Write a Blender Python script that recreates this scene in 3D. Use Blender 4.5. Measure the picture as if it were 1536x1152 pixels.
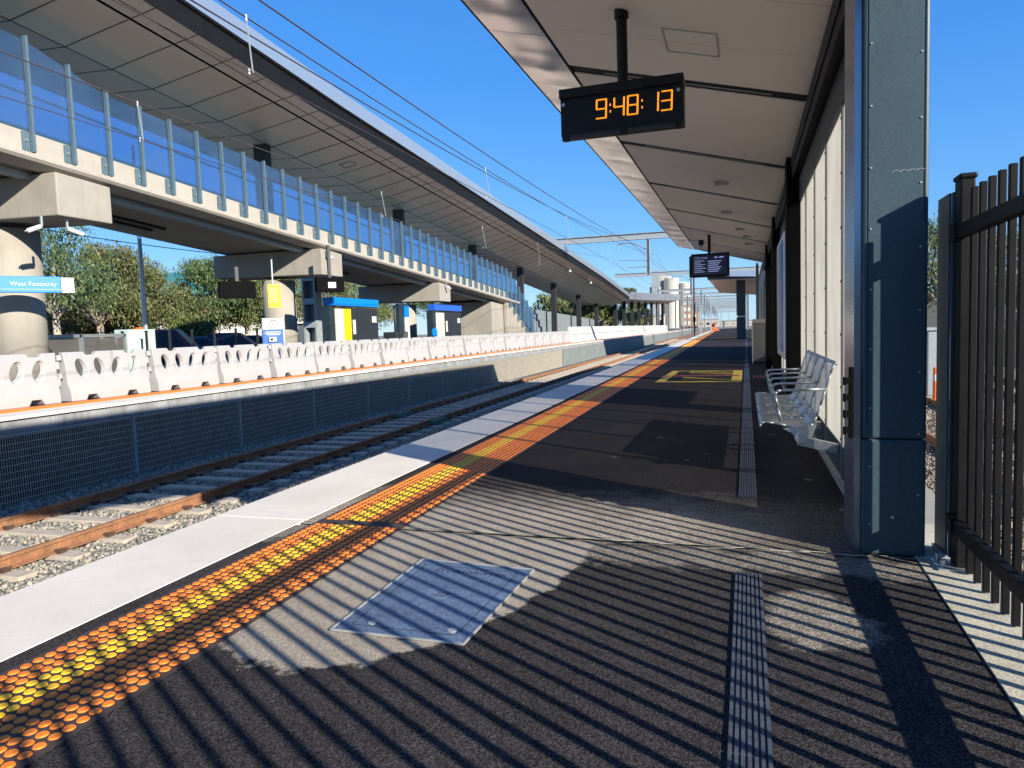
import bpy, bmesh, math, random
import numpy as np
from mathutils import Vector, Matrix
R = math.radians
random.seed(7); RNG = np.random.default_rng(7)
for o in list(bpy.data.objects): bpy.data.objects.remove(o)
SC = bpy.context.scene; COL = SC.collection

# ------------------------------------------------------------------ camera
H = 1.21
yaw, pit, rol = 0.2955, 0.074, -0.033
fw = Vector((-math.sin(yaw)*math.cos(pit), math.cos(yaw)*math.cos(pit), -math.sin(pit)))
r0 = Vector((math.cos(yaw), math.sin(yaw), 0)); u0 = r0.cross(fw)
rt = math.cos(rol)*r0 + math.sin(rol)*u0; up = -math.sin(rol)*r0 + math.cos(rol)*u0
cd = bpy.data.cameras.new("camera"); cam = bpy.data.objects.new("camera", cd); COL.objects.link(cam)
cd.sensor_width = 36; cd.lens = 24.94; cd.clip_start = .05; cd.clip_end = 6000
m = Matrix((rt, up, -fw)).transposed().to_4x4(); m.translation = Vector((0, 0, H)); cam.matrix_world = m
SC.camera = cam
# ------------------------------------------------------------------ sky and sun
SUN_EL = 23.2; SX, SY = .842, -.539            # horizontal direction towards the sun
W = bpy.data.worlds.new("World"); SC.world = W; W.use_nodes = True
nt = W.node_tree; nt.nodes.clear()
out = nt.nodes.new('ShaderNodeOutputWorld'); bg = nt.nodes.new('ShaderNodeBackground')
sky = nt.nodes.new('ShaderNodeTexSky'); sky.sky_type = 'NISHITA'; sky.sun_disc = False
sky.sun_elevation = R(SUN_EL); sky.sun_rotation = math.atan2(SX, SY)
sky.air_density = 1.0; sky.dust_density = 0.1; sky.ozone_density = 4.0; sky.altitude = 0
hs = nt.nodes.new('ShaderNodeHueSaturation'); hs.inputs['Saturation'].default_value = 1.15
nt.links.new(sky.outputs[0], hs.inputs['Color'])
SKY = 0.12
tcw = nt.nodes.new('ShaderNodeTexCoord'); sxw = nt.nodes.new('ShaderNodeSeparateXYZ'); nt.links.new(tcw.outputs['Generated'], sxw.inputs[0])
rmp = nt.nodes.new('ShaderNodeValToRGB'); nt.links.new(sxw.outputs[2], rmp.inputs[0])
for i_, (p_, c_) in enumerate(((0, (.145, .30, .47)), (.12, (.062, .215, .475)), (.32, (.026, .155, .47)), (1, (.012, .09, .34)))):
    e_ = rmp.color_ramp.elements[i_] if i_ < 2 else rmp.color_ramp.elements.new(p_)
    e_.position = p_; e_.color = (*c_, 1)
vm = nt.nodes.new('ShaderNodeVectorMath'); vm.operation = 'SCALE'; vm.inputs['Scale'].default_value = 1/SKY; nt.links.new(rmp.outputs[0], vm.inputs[0])
mxw = nt.nodes.new('ShaderNodeMix'); mxw.data_type = 'RGBA'; mxw.inputs[0].default_value = .75
nt.links.new(hs.outputs[0], mxw.inputs[6]); nt.links.new(vm.outputs[0], mxw.inputs[7])
nt.links.new(mxw.outputs[2], bg.inputs[0]); bg.inputs[1].default_value = SKY
nt.links.new(bg.outputs[0], out.inputs[0])
sl = bpy.data.lights.new("sun", 'SUN'); sl.energy = 5.0; sl.angle = R(.5); sl.color = (1, .91, .77)
so = bpy.data.objects.new("sun", sl); COL.objects.link(so); so.location = (30, -20, 30)
ce = math.cos(R(SUN_EL))
so.rotation_euler = Vector((SX*ce, SY*ce, math.sin(R(SUN_EL)))).to_track_quat('Z', 'Y').to_euler()
SC.view_settings.view_transform = 'Standard'; SC.view_settings.look = 'None'
SC.view_settings.exposure = 0.95; SC.view_settings.gamma = 1
SC.render.engine = 'CYCLES'

# ------------------------------------------------------------------ materials
def new_mat(name):
    m = bpy.data.materials.new(name); m.use_nodes = True
    return m, m.node_tree, m.node_tree.nodes['Principled BSDF']
def node(nt, t, **k):
    n = nt.nodes.new(t)
    for a, b in k.items(): setattr(n, a, b)
    return n
def texco(nt, scale=(1,1,1)):
    tc = node(nt, 'ShaderNodeTexCoord'); mp = node(nt, 'ShaderNodeMapping')
    mp.inputs['Scale'].default_value = scale; nt.links.new(tc.outputs['Object'], mp.inputs[0]); return mp.outputs[0]
def noise(nt, co, s, d=4, r=.6):
    n = node(nt, 'ShaderNodeTexNoise'); n.inputs['Scale'].default_value = s
    n.inputs['Detail'].default_value = d; n.inputs['Roughness'].default_value = r
    nt.links.new(co, n.inputs['Vector']); return n.outputs['Fac']
def ramp(nt, fac, stops):
    r = node(nt, 'ShaderNodeValToRGB'); e = r.color_ramp.elements
    while len(e) < len(stops): e.new(.5)
    for i, (p, c) in enumerate(stops): e[i].position = p; e[i].color = (*c, 1) if len(c) == 3 else c
    nt.links.new(fac, r.inputs[0]); return r.outputs[0]
def mixc(nt, f, a, b, mode='MIX'):
    m = node(nt, 'ShaderNodeMix', data_type='RGBA', blend_type=mode)
    for s, v in ((0, f), (6, a), (7, b)):
        if hasattr(v, 'links'): nt.links.new(v, m.inputs[s])
        else: m.inputs[s].default_value = v if s == 0 else (*v, 1)
    return m.outputs[2]
def maths(nt, op, a, b=0.):
    m = node(nt, 'ShaderNodeMath', operation=op)
    for i, v in enumerate((a, b)):
        if hasattr(v, 'links'): nt.links.new(v, m.inputs[i])
        else: m.inputs[i].default_value = v
    return m.outputs[0]
def bump(nt, p, h, strength, dist=.002):
    b = node(nt, 'ShaderNodeBump'); b.inputs['Strength'].default_value = strength; b.inputs['Distance'].default_value = dist
    nt.links.new(h, b.inputs['Height']); nt.links.new(b.outputs[0], p.inputs['Normal'])
def mat(name, c, rough=.6, metal=0., var=.15, vs=3., spec=.5, b=0., bs=60., streak=0., fine=0., fs=200., emit=0.):
    m, nt, p = new_mat(name)
    p.inputs['Roughness'].default_value = rough; p.inputs['Metallic'].default_value = metal
    p.inputs['Specular IOR Level'].default_value = spec
    co = texco(nt); col = None
    f = noise(nt, co, vs, 6)
    col = ramp(nt, f, [(.3, tuple(x*(1-var) for x in c)), (.7, tuple(min(1, x*(1+var)) for x in c))])
    if streak:
        f2 = noise(nt, texco(nt, (6, 6, .35)), 1.5, 5)
        col = mixc(nt, maths(nt, 'MULTIPLY', ramp(nt, f2, [(.5, (0,0,0)), (.72, (1,1,1))]), streak), col, tuple(x*.35 for x in c))
    if fine:
        f3 = noise(nt, co, fs, 2)
        col = mixc(nt, fine, col, ramp(nt, f3, [(.35, (0,0,0)), (.7, (1,1,1))]), 'OVERLAY')
    nt.links.new(col, p.inputs['Base Color'])
    nt.links.new(ramp(nt, noise(nt, co, vs*4, 5), [(.3, (rough*.94,)*3), (.7, (min(1, rough*1.06),)*3)]), p.inputs['Roughness'])
    if b: bump(nt, p, noise(nt, co, bs, 4), b)
    if emit:
        p.inputs['Emission Color'].default_value = (*c, 1); p.inputs['Emission Strength'].default_value = emit
    return m
M = {}
M['black'] = mat('black_metal', (.006, .006, .007), .4, 0, .3, spec=.3)
M['blackmatt'] = mat('black_soffit', (.006, .006, .007), .6, 0, .2, spec=.25)
M['flatblack'] = mat('matt_black_case', (.004, .004, .0045), .75, 0, .2, spec=.06)
M['teal'] = mat('teal_metal', (.042, .074, .094), .45, 0, .14, 1.3, streak=.16, fine=.12, fs=60, spec=.25)
M['darkteal'] = mat('dark_teal_metal', (.02, .035, .045), .4, .2, .15)
M['steel'] = mat('galvanised_steel', (.42, .45, .46), .38, .7, .18, 20)
M['gsteel'] = mat('painted_grey_steel', (.30, .34, .36), .5, .2, .12, 6)
M['post'] = mat('blue_grey_post', (.085, .14, .18), .45, .1, .12, 4)
M['concrete'] = mat('precast_concrete', (.31, .29, .25), .8, 0, .12, 1.2, b=.15, bs=90, streak=.16, fine=.12, fs=90)
M['coping'] = mat('white_coping', (.66, .62, .56), .85, 0, .09, 1.2, fine=.12, fs=150, streak=.08, spec=.2)
M['edgeconc'] = mat('edge_concrete', (.46, .43, .34), .85, 0, .18, 3, b=.4, bs=70, fine=.3, fs=120)
M['stain'] = mat('stained_concrete_beam', (.26, .27, .28), .85, 0, .35, 2, b=.2, streak=.6, fine=.2)
M['soffit'] = mat('soffit_panel', (.84, .74, .60), .38, .08, .02, .5)
M['soffit2'] = mat('canopy_lining', (.80, .73, .645), .42, .05, .02, .5)
M['silver'] = mat('silver_flashing', (.60, .63, .70), .30, .8, .02, 1)
M['mirror'] = mat('polished_edge_sheet', (.80, .78, .75), .16, .9, .02, 1)
M['sideplate'] = mat('brushed_side_plate', (.30, .33, .38), .28, .8, .05, 1)
M['white'] = mat('white_plastic', (.35, .36, .365), .5, 0, .05, 3, spec=.3)
M['whitepaint'] = mat('white_paint', (.52, .51, .48), .6, 0, .08)
M['blue'] = mat('sign_blue', (.0, .19, .66), .4, 0, .04)
M['deepblue'] = mat('deep_blue_panel', (.02, .10, .50), .4, 0, .05)
M['yellow'] = mat('sign_yellow', (.85, .52, .0), .5, 0, .04)
M['cream'] = mat('notice_cream', (.60, .58, .46), .6, 0, .05)
M['orange'] = mat('orange_plastic', (.80, .13, .02), .5, 0, .1)
M['tacO'] = mat('tactile_orange', (.86, .22, .015), .55, 0, .14, 9, fine=.15)
M['tacY'] = mat('tactile_yellow', (.95, .52, .015), .55, 0, .14, 9, fine=.15)
M['rust'] = mat('rusty_rail', (.26, .125, .06), .8, 0, .3, 5, b=.3, bs=50, fine=.3, fs=60)
M['sleeper'] = mat('sleeper_concrete', (.42, .37, .30), .9, 0, .2, 5, b=.4, bs=60, fine=.3)
M['clip'] = mat('rail_clip_iron', (.06, .03, .02), .8, 0, .3)
M['meshwire'] = mat('galvanised_mesh_wire', (.47, .43, .36), .6, .05, .15, 4)
M['fasciaconc'] = mat('pale_fascia_concrete', (.37, .345, .30), .8, 0, .1, 1.5, streak=.10, fine=.1, fs=90)
M['panelgrey'] = mat('grey_green_sheet', (.20, .225, .22), .55, .1, .1, 1, streak=.1)
M['dark'] = mat('dark_panel', (.02, .022, .025), .5, 0, .2, 5)
M['rubber'] = mat('rubber', (.02, .02, .02), .8)
M['red'] = mat('maroon_paint', (.13, .012, .025), .25, .3, .1)
M['navy'] = mat('navy_paint', (.010, .018, .05), .25, .3, .1)
M['greycar'] = mat('grey_car_paint', (.05, .055, .065), .25, .3, .1)
M['whitecar'] = mat('white_car_paint', (.7, .7, .7), .3, 0, .05)
M['glassdark'] = mat('car_glass', (.015, .02, .022), .2, 0, .05, spec=.3)
M['lamp'] = mat('lamp_lens', (.75, .75, .72), .2)
M['tealroof'] = mat('teal_roof', (.03, .22, .22), .6, 0, .1, .3, streak=.1)
M['brick'] = mat('brown_brick', (.35, .20, .13), .8, 0, .2, 2)
M['trunk'] = mat('pale_bark', (.38, .32, .25), .85, 0, .3, 3, b=.5, bs=12)
M['bin'] = mat('bin_grey', (.20, .195, .185), .5, .3, .1)
M['silo'] = mat('silo_white', (.46, .44, .39), .8, 0, .07, .06, streak=.1)
M['amber'] = mat('amber_led', (1.0, .33, .015), .5, emit=.8)
M['dimgreen'] = mat('dim_led', (.5, .5, .1), .5, emit=.5)
M['screen'] = mat('screen_blue', (.004, .006, .025), .15, emit=.4)
M['screenline'] = mat('screen_text', (.30, .34, .62), .4, emit=.28)
M['skin'] = mat('skin', (.45, .28, .2), .6)
M['hivis'] = mat('hi_vis_orange', (.9, .22, .02), .7)
M['tan'] = mat('pale_render', (.40, .38, .33), .8)
M['yelmark'] = mat('yellow_floor_paint', (.66, .46, .05), .8, 0, .25, 6, fine=.4, fs=80)
M['redmark'] = mat('red_brown_pads', (.30, .07, .04), .8, 0, .25, 6, fine=.3)
M['letter'] = mat('cut_letter', (.03, .04, .06), .9)
M['coverm'] = mat('cover_concrete', (.10, .145, .23), .5, 0, .28, 4, b=.3, bs=80, fine=.35, fs=90)  # blue of the reflected sky is put into this base colour
M['covertrim'] = mat('cover_trim', (.45, .45, .42), .5, .4, .2, 12)

def asphalt():
    m, nt, p = new_mat('asphalt'); co = texco(nt)
    p.inputs['Specular IOR Level'].default_value = .08
    v = node(nt, 'ShaderNodeTexVoronoi'); v.inputs['Scale'].default_value = 215; nt.links.new(co, v.inputs['Vector'])
    agg = ramp(nt, v.outputs['Color'], [(.2, (.30,)*3), (.6, (1.0,)*3), (.95, (2.2,)*3)])
    dark = ramp(nt, noise(nt, co, 2.0, 6), [(.3, (.034, .031, .032)), (.7, (.052, .048, .049))])
    lite = ramp(nt, noise(nt, co, 3.0, 6), [(.3, (.29, .252, .205)), (.7, (.365, .322, .265))])
    mid = ramp(nt, noise(nt, co, 1.2, 6), [(.3, (.030, .026, .026)), (.7, (.044, .039, .038))])
    sx = node(nt, 'ShaderNodeSeparateXYZ'); nt.links.new(co, sx.inputs[0]); X, Y = sx.outputs[0], sx.outputs[1]
    wob = maths(nt, 'MULTIPLY', maths(nt, 'SUBTRACT', noise(nt, co, 4.5, 6, .7), .5), .5)
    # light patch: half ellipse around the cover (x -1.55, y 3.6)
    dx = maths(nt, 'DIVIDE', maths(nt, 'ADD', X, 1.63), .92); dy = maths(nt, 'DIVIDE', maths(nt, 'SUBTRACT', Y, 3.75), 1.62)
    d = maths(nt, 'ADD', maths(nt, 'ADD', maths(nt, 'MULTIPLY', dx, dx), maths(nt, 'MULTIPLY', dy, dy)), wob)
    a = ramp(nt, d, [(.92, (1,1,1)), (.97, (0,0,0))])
    # beyond the joint: pale paving, its colour darkened where the column's shadow falls
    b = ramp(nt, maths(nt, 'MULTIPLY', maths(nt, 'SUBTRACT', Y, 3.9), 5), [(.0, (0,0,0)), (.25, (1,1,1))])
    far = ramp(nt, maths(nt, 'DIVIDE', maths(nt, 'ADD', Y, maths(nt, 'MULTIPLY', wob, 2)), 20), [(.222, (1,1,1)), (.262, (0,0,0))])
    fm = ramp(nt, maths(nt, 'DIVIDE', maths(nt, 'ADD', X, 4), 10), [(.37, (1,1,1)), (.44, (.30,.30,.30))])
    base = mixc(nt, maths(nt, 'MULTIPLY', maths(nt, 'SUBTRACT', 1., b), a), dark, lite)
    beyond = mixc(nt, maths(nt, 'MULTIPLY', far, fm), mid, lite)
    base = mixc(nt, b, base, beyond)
    # scuffs on the right and near the joint
    dx2 = maths(nt, 'DIVIDE', maths(nt, 'SUBTRACT', X, .33), .26); dy2 = maths(nt, 'DIVIDE', maths(nt, 'SUBTRACT', Y, 3.05), .33)
    d2 = maths(nt, 'ADD', maths(nt, 'ADD', maths(nt, 'MULTIPLY', dx2, dx2), maths(nt, 'MULTIPLY', dy2, dy2)), maths(nt, 'MULTIPLY', wob, 5))
    base = mixc(nt, maths(nt, 'MULTIPLY', ramp(nt, d2, [(.5, (1,1,1)), (.95, (0,0,0))]), .7), base, lite)
    dy3 = maths(nt, 'DIVIDE', maths(nt, 'ABSOLUTE', maths(nt, 'SUBTRACT', Y, 3.74)), .22)
    d3 = maths(nt, 'ADD', dy3, maths(nt, 'MULTIPLY', wob, 5))
    base = mixc(nt, maths(nt, 'MULTIPLY', ramp(nt, d3, [(.45, (1,1,1)), (.9, (0,0,0))]), .6), base, lite)
    v2 = node(nt, 'ShaderNodeTexVoronoi'); v2.inputs['Scale'].default_value = 1.9; nt.links.new(co, v2.inputs['Vector'])
    sp = ramp(nt, maths(nt, 'ADD', v2.outputs['Distance'], maths(nt, 'MULTIPLY', maths(nt, 'SUBTRACT', noise(nt, co, 30, 3), .5), .12)), [(.05, (1,1,1)), (.07, (0,0,0))])
    base = mixc(nt, maths(nt, 'MULTIPLY', sp, .5), base, (.35, .34, .32))
    col = mixc(nt, maths(nt, 'SUBTRACT', 1., maths(nt, 'MULTIPLY', a, .55)), base, agg, 'MULTIPLY')
    nt.links.new(col, p.inputs['Base Color']); p.inputs['Roughness'].default_value = .95; bump(nt, p, v.outputs['Distance'], .35, .003)
    return m
M['asphalt'] = asphalt()
M['asphaltplain'] = mat('car_park_asphalt', (.06, .058, .056), .9, 0, .2, 1, fine=.3)
def ballast(name, a, b):
    m, nt, p = new_mat(name); co = texco(nt)
    v = node(nt, 'ShaderNodeTexVoronoi'); v.inputs['Scale'].default_value = 20; nt.links.new(co, v.inputs['Vector'])
    c = ramp(nt, v.outputs['Color'], [(.2, tuple(x*.45 for x in a)), (.5, a), (.8, b)])
    c = mixc(nt, .6, c, ramp(nt, v.outputs['Distance'], [(.0, (1,1,1)), (.75, (.05,.05,.05))]), 'MULTIPLY')
    nt.links.new(c, p.inputs['Base Color']); p.inputs['Roughness'].default_value = .9
    bump(nt, p, maths(nt, 'SUBTRACT', 1., v.outputs['Distance']), 1., .05); return m
M['ballast'] = ballast('ballast_ground', (.24, .25, .235), (.40, .37, .32))
M['brownballast'] = ballast('brown_ballast_ground', (.36, .30, .23), (.50, .42, .31))
def stone_mat():
    m, nt, p = new_mat('ballast_stones'); co = texco(nt)
    g = node(nt, 'ShaderNodeNewGeometry')
    c = ramp(nt, g.outputs['Random Per Island'], [(0, (.13,.125,.11)), (.35, (.22,.22,.19)), (.7, (.31,.30,.26)), (.93, (.40,.33,.25)), (1, (.52,.48,.43))])
    c = mixc(nt, .3, c, ramp(nt, noise(nt, co, 40, 4), [(.3, (.3,.3,.3)), (.7, (1,1,1))]), 'MULTIPLY')
    nt.links.new(c, p.inputs['Base Color']); p.inputs['Roughness'].default_value = .85; return m
M['stones'] = stone_mat()
def leaf(name, stops):
    m, nt, p = new_mat(name); g = node(nt, 'ShaderNodeNewGeometry')
    co = texco(nt); f = maths(nt, 'ADD', maths(nt, 'MULTIPLY', g.outputs['Random Per Island'], .5), maths(nt, 'MULTIPLY', noise(nt, co, .9, 3), .5))
    nt.links.new(ramp(nt, f, stops), p.inputs['Base Color']); p.inputs['Roughness'].default_value = .6
    return m
M['leafA'] = leaf('eucalypt_leaves', [(0.25, (0.03, 0.05, 0.012)), (0.45, (0.083, 0.109, 0.03)), (0.62, (0.129, 0.134, 0.044)), (0.8, (0.159, 0.109, 0.052))])
M['leafB'] = leaf('green_leaves', [(0.25, (0.023, 0.05, 0.015)), (0.5, (0.061, 0.105, 0.032)), (0.75, (0.106, 0.149, 0.052))])
M['leafC'] = leaf('yellow_green_leaves', [(0.25, (0.034, 0.057, 0.01)), (0.5, (0.102, 0.134, 0.03)), (0.75, (0.152, 0.174, 0.047))])
def frit():
    m, nt, p = new_mat('fritted_glass'); co = texco(nt)
    o = nt.nodes['Material Output']
    tr = node(nt, 'ShaderNodeBsdfTransparent'); tl = node(nt, 'ShaderNodeBsdfTranslucent')
    c = ramp(nt, noise(nt, texco(nt, (1, 1, .6)), 2.2, 5), [(.3, (.43, .42, .38)), (.7, (.56, .55, .51))])
    nt.links.new(c, p.inputs['Base Color']); nt.links.new(c, tl.inputs[0]); p.inputs['Roughness'].default_value = .35
    lw = node(nt, 'ShaderNodeLayerWeight'); lw.inputs['Blend'].default_value = .5
    t = maths(nt, 'MULTIPLY', maths(nt, 'POWER', maths(nt, 'SUBTRACT', 1., lw.outputs['Facing']), 1.2), .80)
    m1 = node(nt, 'ShaderNodeMixShader'); m1.inputs[0].default_value = .62
    nt.links.new(p.outputs[0], m1.inputs[1]); nt.links.new(tl.outputs[0], m1.inputs[2])
    m2 = node(nt, 'ShaderNodeMixShader'); nt.links.new(t, m2.inputs[0])
    nt.links.new(m1.outputs[0], m2.inputs[1]); nt.links.new(tr.outputs[0], m2.inputs[2])
    nt.links.new(m2.outputs[0], o.inputs[0]); return m
M['frit'] = frit()
def glass(name, col, trans, rough=.1):
    m, nt, p = new_mat(name); o = nt.nodes['Material Output']
    tr = node(nt, 'ShaderNodeBsdfTransparent'); tr.inputs[0].default_value = (*col, 1)
    p.inputs['Base Color'].default_value = (*[x*.35 for x in col], 1); p.inputs['Roughness'].default_value = rough
    m2 = node(nt, 'ShaderNodeMixShader'); m2.inputs[0].default_value = trans
    nt.links.new(p.outputs[0], m2.inputs[1]); nt.links.new(tr.outputs[0], m2.inputs[2]); nt.links.new(m2.outputs[0], o.inputs[0]); return m
def meshglass():
    m, nt, p = new_mat('blue_mesh_glass'); o = nt.nodes['Material Output']; co = texco(nt)
    sx = node(nt, 'ShaderNodeSeparateXYZ'); nt.links.new(co, sx.inputs[0])
    a = maths(nt, 'SINE', maths(nt, 'MULTIPLY', maths(nt, 'ADD', sx.outputs[1], maths(nt, 'MULTIPLY', sx.outputs[2], 1.6)), 105)); b = maths(nt, 'SINE', maths(nt, 'MULTIPLY', maths(nt, 'SUBTRACT', sx.outputs[1], maths(nt, 'MULTIPLY', sx.outputs[2], 1.6)), 105))
    h = maths(nt, 'GREATER_THAN', maths(nt, 'MAXIMUM', a, b), .86)
    dirt = ramp(nt, noise(nt, texco(nt, (1, .35, .8)), 1.3, 5), [(.35, (.06,)*3), (.7, (.30,)*3)])
    f = maths(nt, 'MAXIMUM', maths(nt, 'MULTIPLY', h, .55), dirt)
    p.inputs['Base Color'].default_value = (.10, .17, .30, 1); p.inputs['Roughness'].default_value = .18
    tr = node(nt, 'ShaderNodeBsdfTransparent'); tr.inputs[0].default_value = (.38, .66, .86, 1)
    mx = node(nt, 'ShaderNodeMixShader'); nt.links.new(f, mx.inputs[0]); nt.links.new(tr.outputs[0], mx.inputs[1]); nt.links.new(p.outputs[0], mx.inputs[2]); nt.links.new(mx.outputs[0], o.inputs[0]); return m
M['meshglass'] = meshglass()
M['blueglass'] = glass('blue_tinted_mesh_panel', (.42, .62, .92), .80, .25)
M['posterglass'] = glass('poster_glass', (.4, .5, .6), .15, .05)
def perf(name, c, k, thr, metal=.7):
    m, nt, p = new_mat(name); o = nt.nodes['Material Output']; co = texco(nt)
    sx = node(nt, 'ShaderNodeSeparateXYZ'); nt.links.new(co, sx.inputs[0])
    s = maths(nt, 'ADD', sx.outputs[0], sx.outputs[2]); y = sx.outputs[1]
    a = maths(nt, 'SINE', maths(nt, 'MULTIPLY', maths(nt, 'ADD', y, s), k)); b = maths(nt, 'SINE', maths(nt, 'MULTIPLY', maths(nt, 'SUBTRACT', y, s), k))
    h = maths(nt, 'GREATER_THAN', maths(nt, 'ABSOLUTE', maths(nt, 'MULTIPLY', a, b)), thr)
    p.inputs['Base Color'].default_value = (*c, 1); p.inputs['Metallic'].default_value = metal; p.inputs['Roughness'].default_value = .35
    tr = node(nt, 'ShaderNodeBsdfTransparent'); mx = node(nt, 'ShaderNodeMixShader')
    nt.links.new(h, mx.inputs[0]); nt.links.new(p.outputs[0], mx.inputs[1]); nt.links.new(tr.outputs[0], mx.inputs[2]); nt.links.new(mx.outputs[0], o.inputs[0])
    return m
M['perf'] = perf('perforated_seat_metal', (.58, .61, .63), 3.14159/.016, .42, .6)
M['perfbin'] = perf('perforated_bin_metal', (.22, .215, .20), 3.14159/.045, .55, .5)

# ------------------------------------------------------------------ mesh helpers
PHI = .025
def TF(fr): return Matrix.Rotation(-PHI, 4, 'Z') if fr == 'F' else Matrix.Identity(4)
INFO = {}
def tag(o, label=None, cat=None, group=None, kind=None):
    if label: o['label'] = label
    if cat: o['category'] = cat
    if group: o['group'] = group
    if kind: o['kind'] = kind
    return o
def thing(name, label, cat, loc, group=None, fr='W'):
    o = bpy.data.objects.new(name, None); COL.objects.link(o); o.empty_display_size = .1
    T = TF(fr); o.location = T @ Vector(loc)
    if fr == 'F': o.rotation_euler = (0, 0, -PHI)
    INFO[o.name] = Vector(loc); tag(o, label, cat, group); return o
class MB:
    def __init__(s): s.v = []; s.f = []; s.mi = []; s.cur = 0; s.sm = False
    def add(s, vs, fs):
        n = len(s.v); s.v += [tuple(v) for v in vs]; s.f += [tuple(i+n for i in f) for f in fs]; s.mi += [s.cur]*len(fs); return s
    def box(s, a, b):
        x0,y0,z0 = a; x1,y1,z1 = b
        return s.hexa([(x0,y0,z0),(x1,y0,z0),(x1,y1,z0),(x0,y1,z0),(x0,y0,z1),(x1,y0,z1),(x1,y1,z1),(x0,y1,z1)])
    def hexa(s, v): return s.add(v, [(0,3,2,1),(4,5,6,7),(0,1,5,4),(1,2,6,5),(2,3,7,6),(3,0,4,7)])
    def cbox(s, c, d): return s.box([c[i]-d[i]/2 for i in range(3)], [c[i]+d[i]/2 for i in range(3)])
    def tube(s, p, q, r, n=8, r2=None, caps=True):
        p = Vector(p); q = Vector(q); r2 = r if r2 is None else r2
        d = (q-p).normalized(); a = d.orthogonal().normalized(); b = d.cross(a)
        vs = [p+(a*math.cos(2*math.pi*i/n)+b*math.sin(2*math.pi*i/n))*r for i in range(n)] + [q+(a*math.cos(2*math.pi*i/n)+b*math.sin(2*math.pi*i/n))*r2 for i in range(n)]
        fs = [(i,(i+1)%n,n+(i+1)%n,n+i) for i in range(n)]
        if caps: fs += [tuple(range(n-1,-1,-1)), tuple(range(n,2*n))]
        return s.add(vs, fs)
    def path(s, pts, r, n=6):
        for a, b in zip(pts, pts[1:]): s.tube(a, b, r, n)
        return s
    def bar(s, p, q, w, h):       # rectangular bar, w horizontal, h the other way
        p = Vector(p); q = Vector(q); d = (q-p).normalized()
        a = d.cross(Vector((0,0,1))); a = a.normalized() if a.length > .01 else Vector((1,0,0)); b = a.cross(d)
        o = [(-1,-1),(1,-1),(1,1),(-1,1)]
        vs = [p+a*w/2*i+b*h/2*j for i,j in o] + [q+a*w/2*i+b*h/2*j for i,j in o]
        return s.add(vs, [(0,3,2,1),(4,5,6,7),(0,1,5,4),(1,2,6,5),(2,3,7,6),(3,0,4,7)])
    def prism(s, prof, axis, a, b):  # profile extruded along axis; prof are the two other coordinates in order
        n = len(prof)
        def P(u, v, t): l = [u, v]; l.insert(axis, t); return tuple(l)
        vs = [P(u,v,a) for u,v in prof] + [P(u,v,b) for u,v in prof]
        return s.add(vs, [tuple(range(n-1,-1,-1)), tuple(range(n,2*n))] + [(i,(i+1)%n,n+(i+1)%n,n+i) for i in range(n)])
    def build(s, name, mt, parent=None, bevel=0., smooth=False, loc=(0,0,0), fr='W', seg=2):
        org = INFO[parent.name] if parent and parent.name in INFO else (Vector(parent['org']) if parent and 'org' in parent else Vector(loc))
        me = bpy.data.meshes.new(name); me.from_pydata([(v[0]-org[0], v[1]-org[1], v[2]-org[2]) for v in s.v], [], s.f); me.update()
        for x in (mt if isinstance(mt, (list, tuple)) else [mt]): me.materials.append(M[x] if isinstance(x, str) else x)
        if any(s.mi): me.polygons.foreach_set('material_index', s.mi)
        bm = bmesh.new(); bm.from_mesh(me); bmesh.ops.recalc_face_normals(bm, faces=bm.faces); bm.to_mesh(me); bm.free()
        if smooth: me.polygons.foreach_set('use_smooth', [True]*len(me.polygons))
        o = bpy.data.objects.new(name, me); COL.objects.link(o)
        if parent: o.parent = parent
        else:
            o.location = TF(fr) @ org
            if fr == 'F': o.rotation_euler = (0,0,-PHI)
        INFO[o.name] = org
        if bevel:
            b = o.modifiers.new('bevel', 'BEVEL'); b.width = bevel; b.segments = seg; b.limit_method = 'ANGLE'; b.angle_limit = R(35)
        return o
def struct(name, mb, mt, **k): return tag(mb.build(name, mt, **k), kind='structure')
def text(name, s, mt, parent, org, right, upv, size, extr=.004, center=False, fr='W'):
    cu = bpy.data.curves.new('t', 'FONT'); cu.body = s; cu.size = size; cu.extrude = extr
    if center: cu.align_x = 'CENTER'
    t = bpy.data.objects.new('t', cu); COL.objects.link(t); dg = bpy.context.evaluated_depsgraph_get()
    me = bpy.data.meshes.new_from_object(t.evaluated_get(dg)); bpy.data.objects.remove(t)
    r = Vector(right).normalized(); u = Vector(upv).normalized(); n = r.cross(u); o0 = Vector(org) - INFO[parent.name]
    for v in me.vertices: v.co = o0 + r*v.co.x + u*v.co.y + n*v.co.z
    me.name = name; me.materials.clear(); me.materials.append(M[mt])
    o = bpy.data.objects.new(name, me); COL.objects.link(o); o.parent = parent; return o
def copy_tree(o, parent=None):
    c = o.copy(); COL.objects.link(c)
    if parent: c.parent = parent; c.matrix_parent_inverse = o.matrix_parent_inverse
    for ch in list(o.children): copy_tree(ch, c)
    return c
_o = 'zeroth first second third fourth fifth sixth seventh eighth ninth tenth eleventh twelfth thirteenth fourteenth fifteenth sixteenth seventeenth eighteenth nineteenth'.split()
_t = {2:'twent',3:'thirt',4:'fort',5:'fift',6:'sixt',7:'sevent',8:'eight',9:'ninet'}
def nth(n):
    if n < 20: return _o[n]
    if n < 100:
        return _t[n//10]+'ieth' if n % 10 == 0 else _t[n//10]+'y-'+_o[n%10]
    return 'one hundred and '+nth(n-100) if n > 100 else 'one hundredth'

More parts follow.
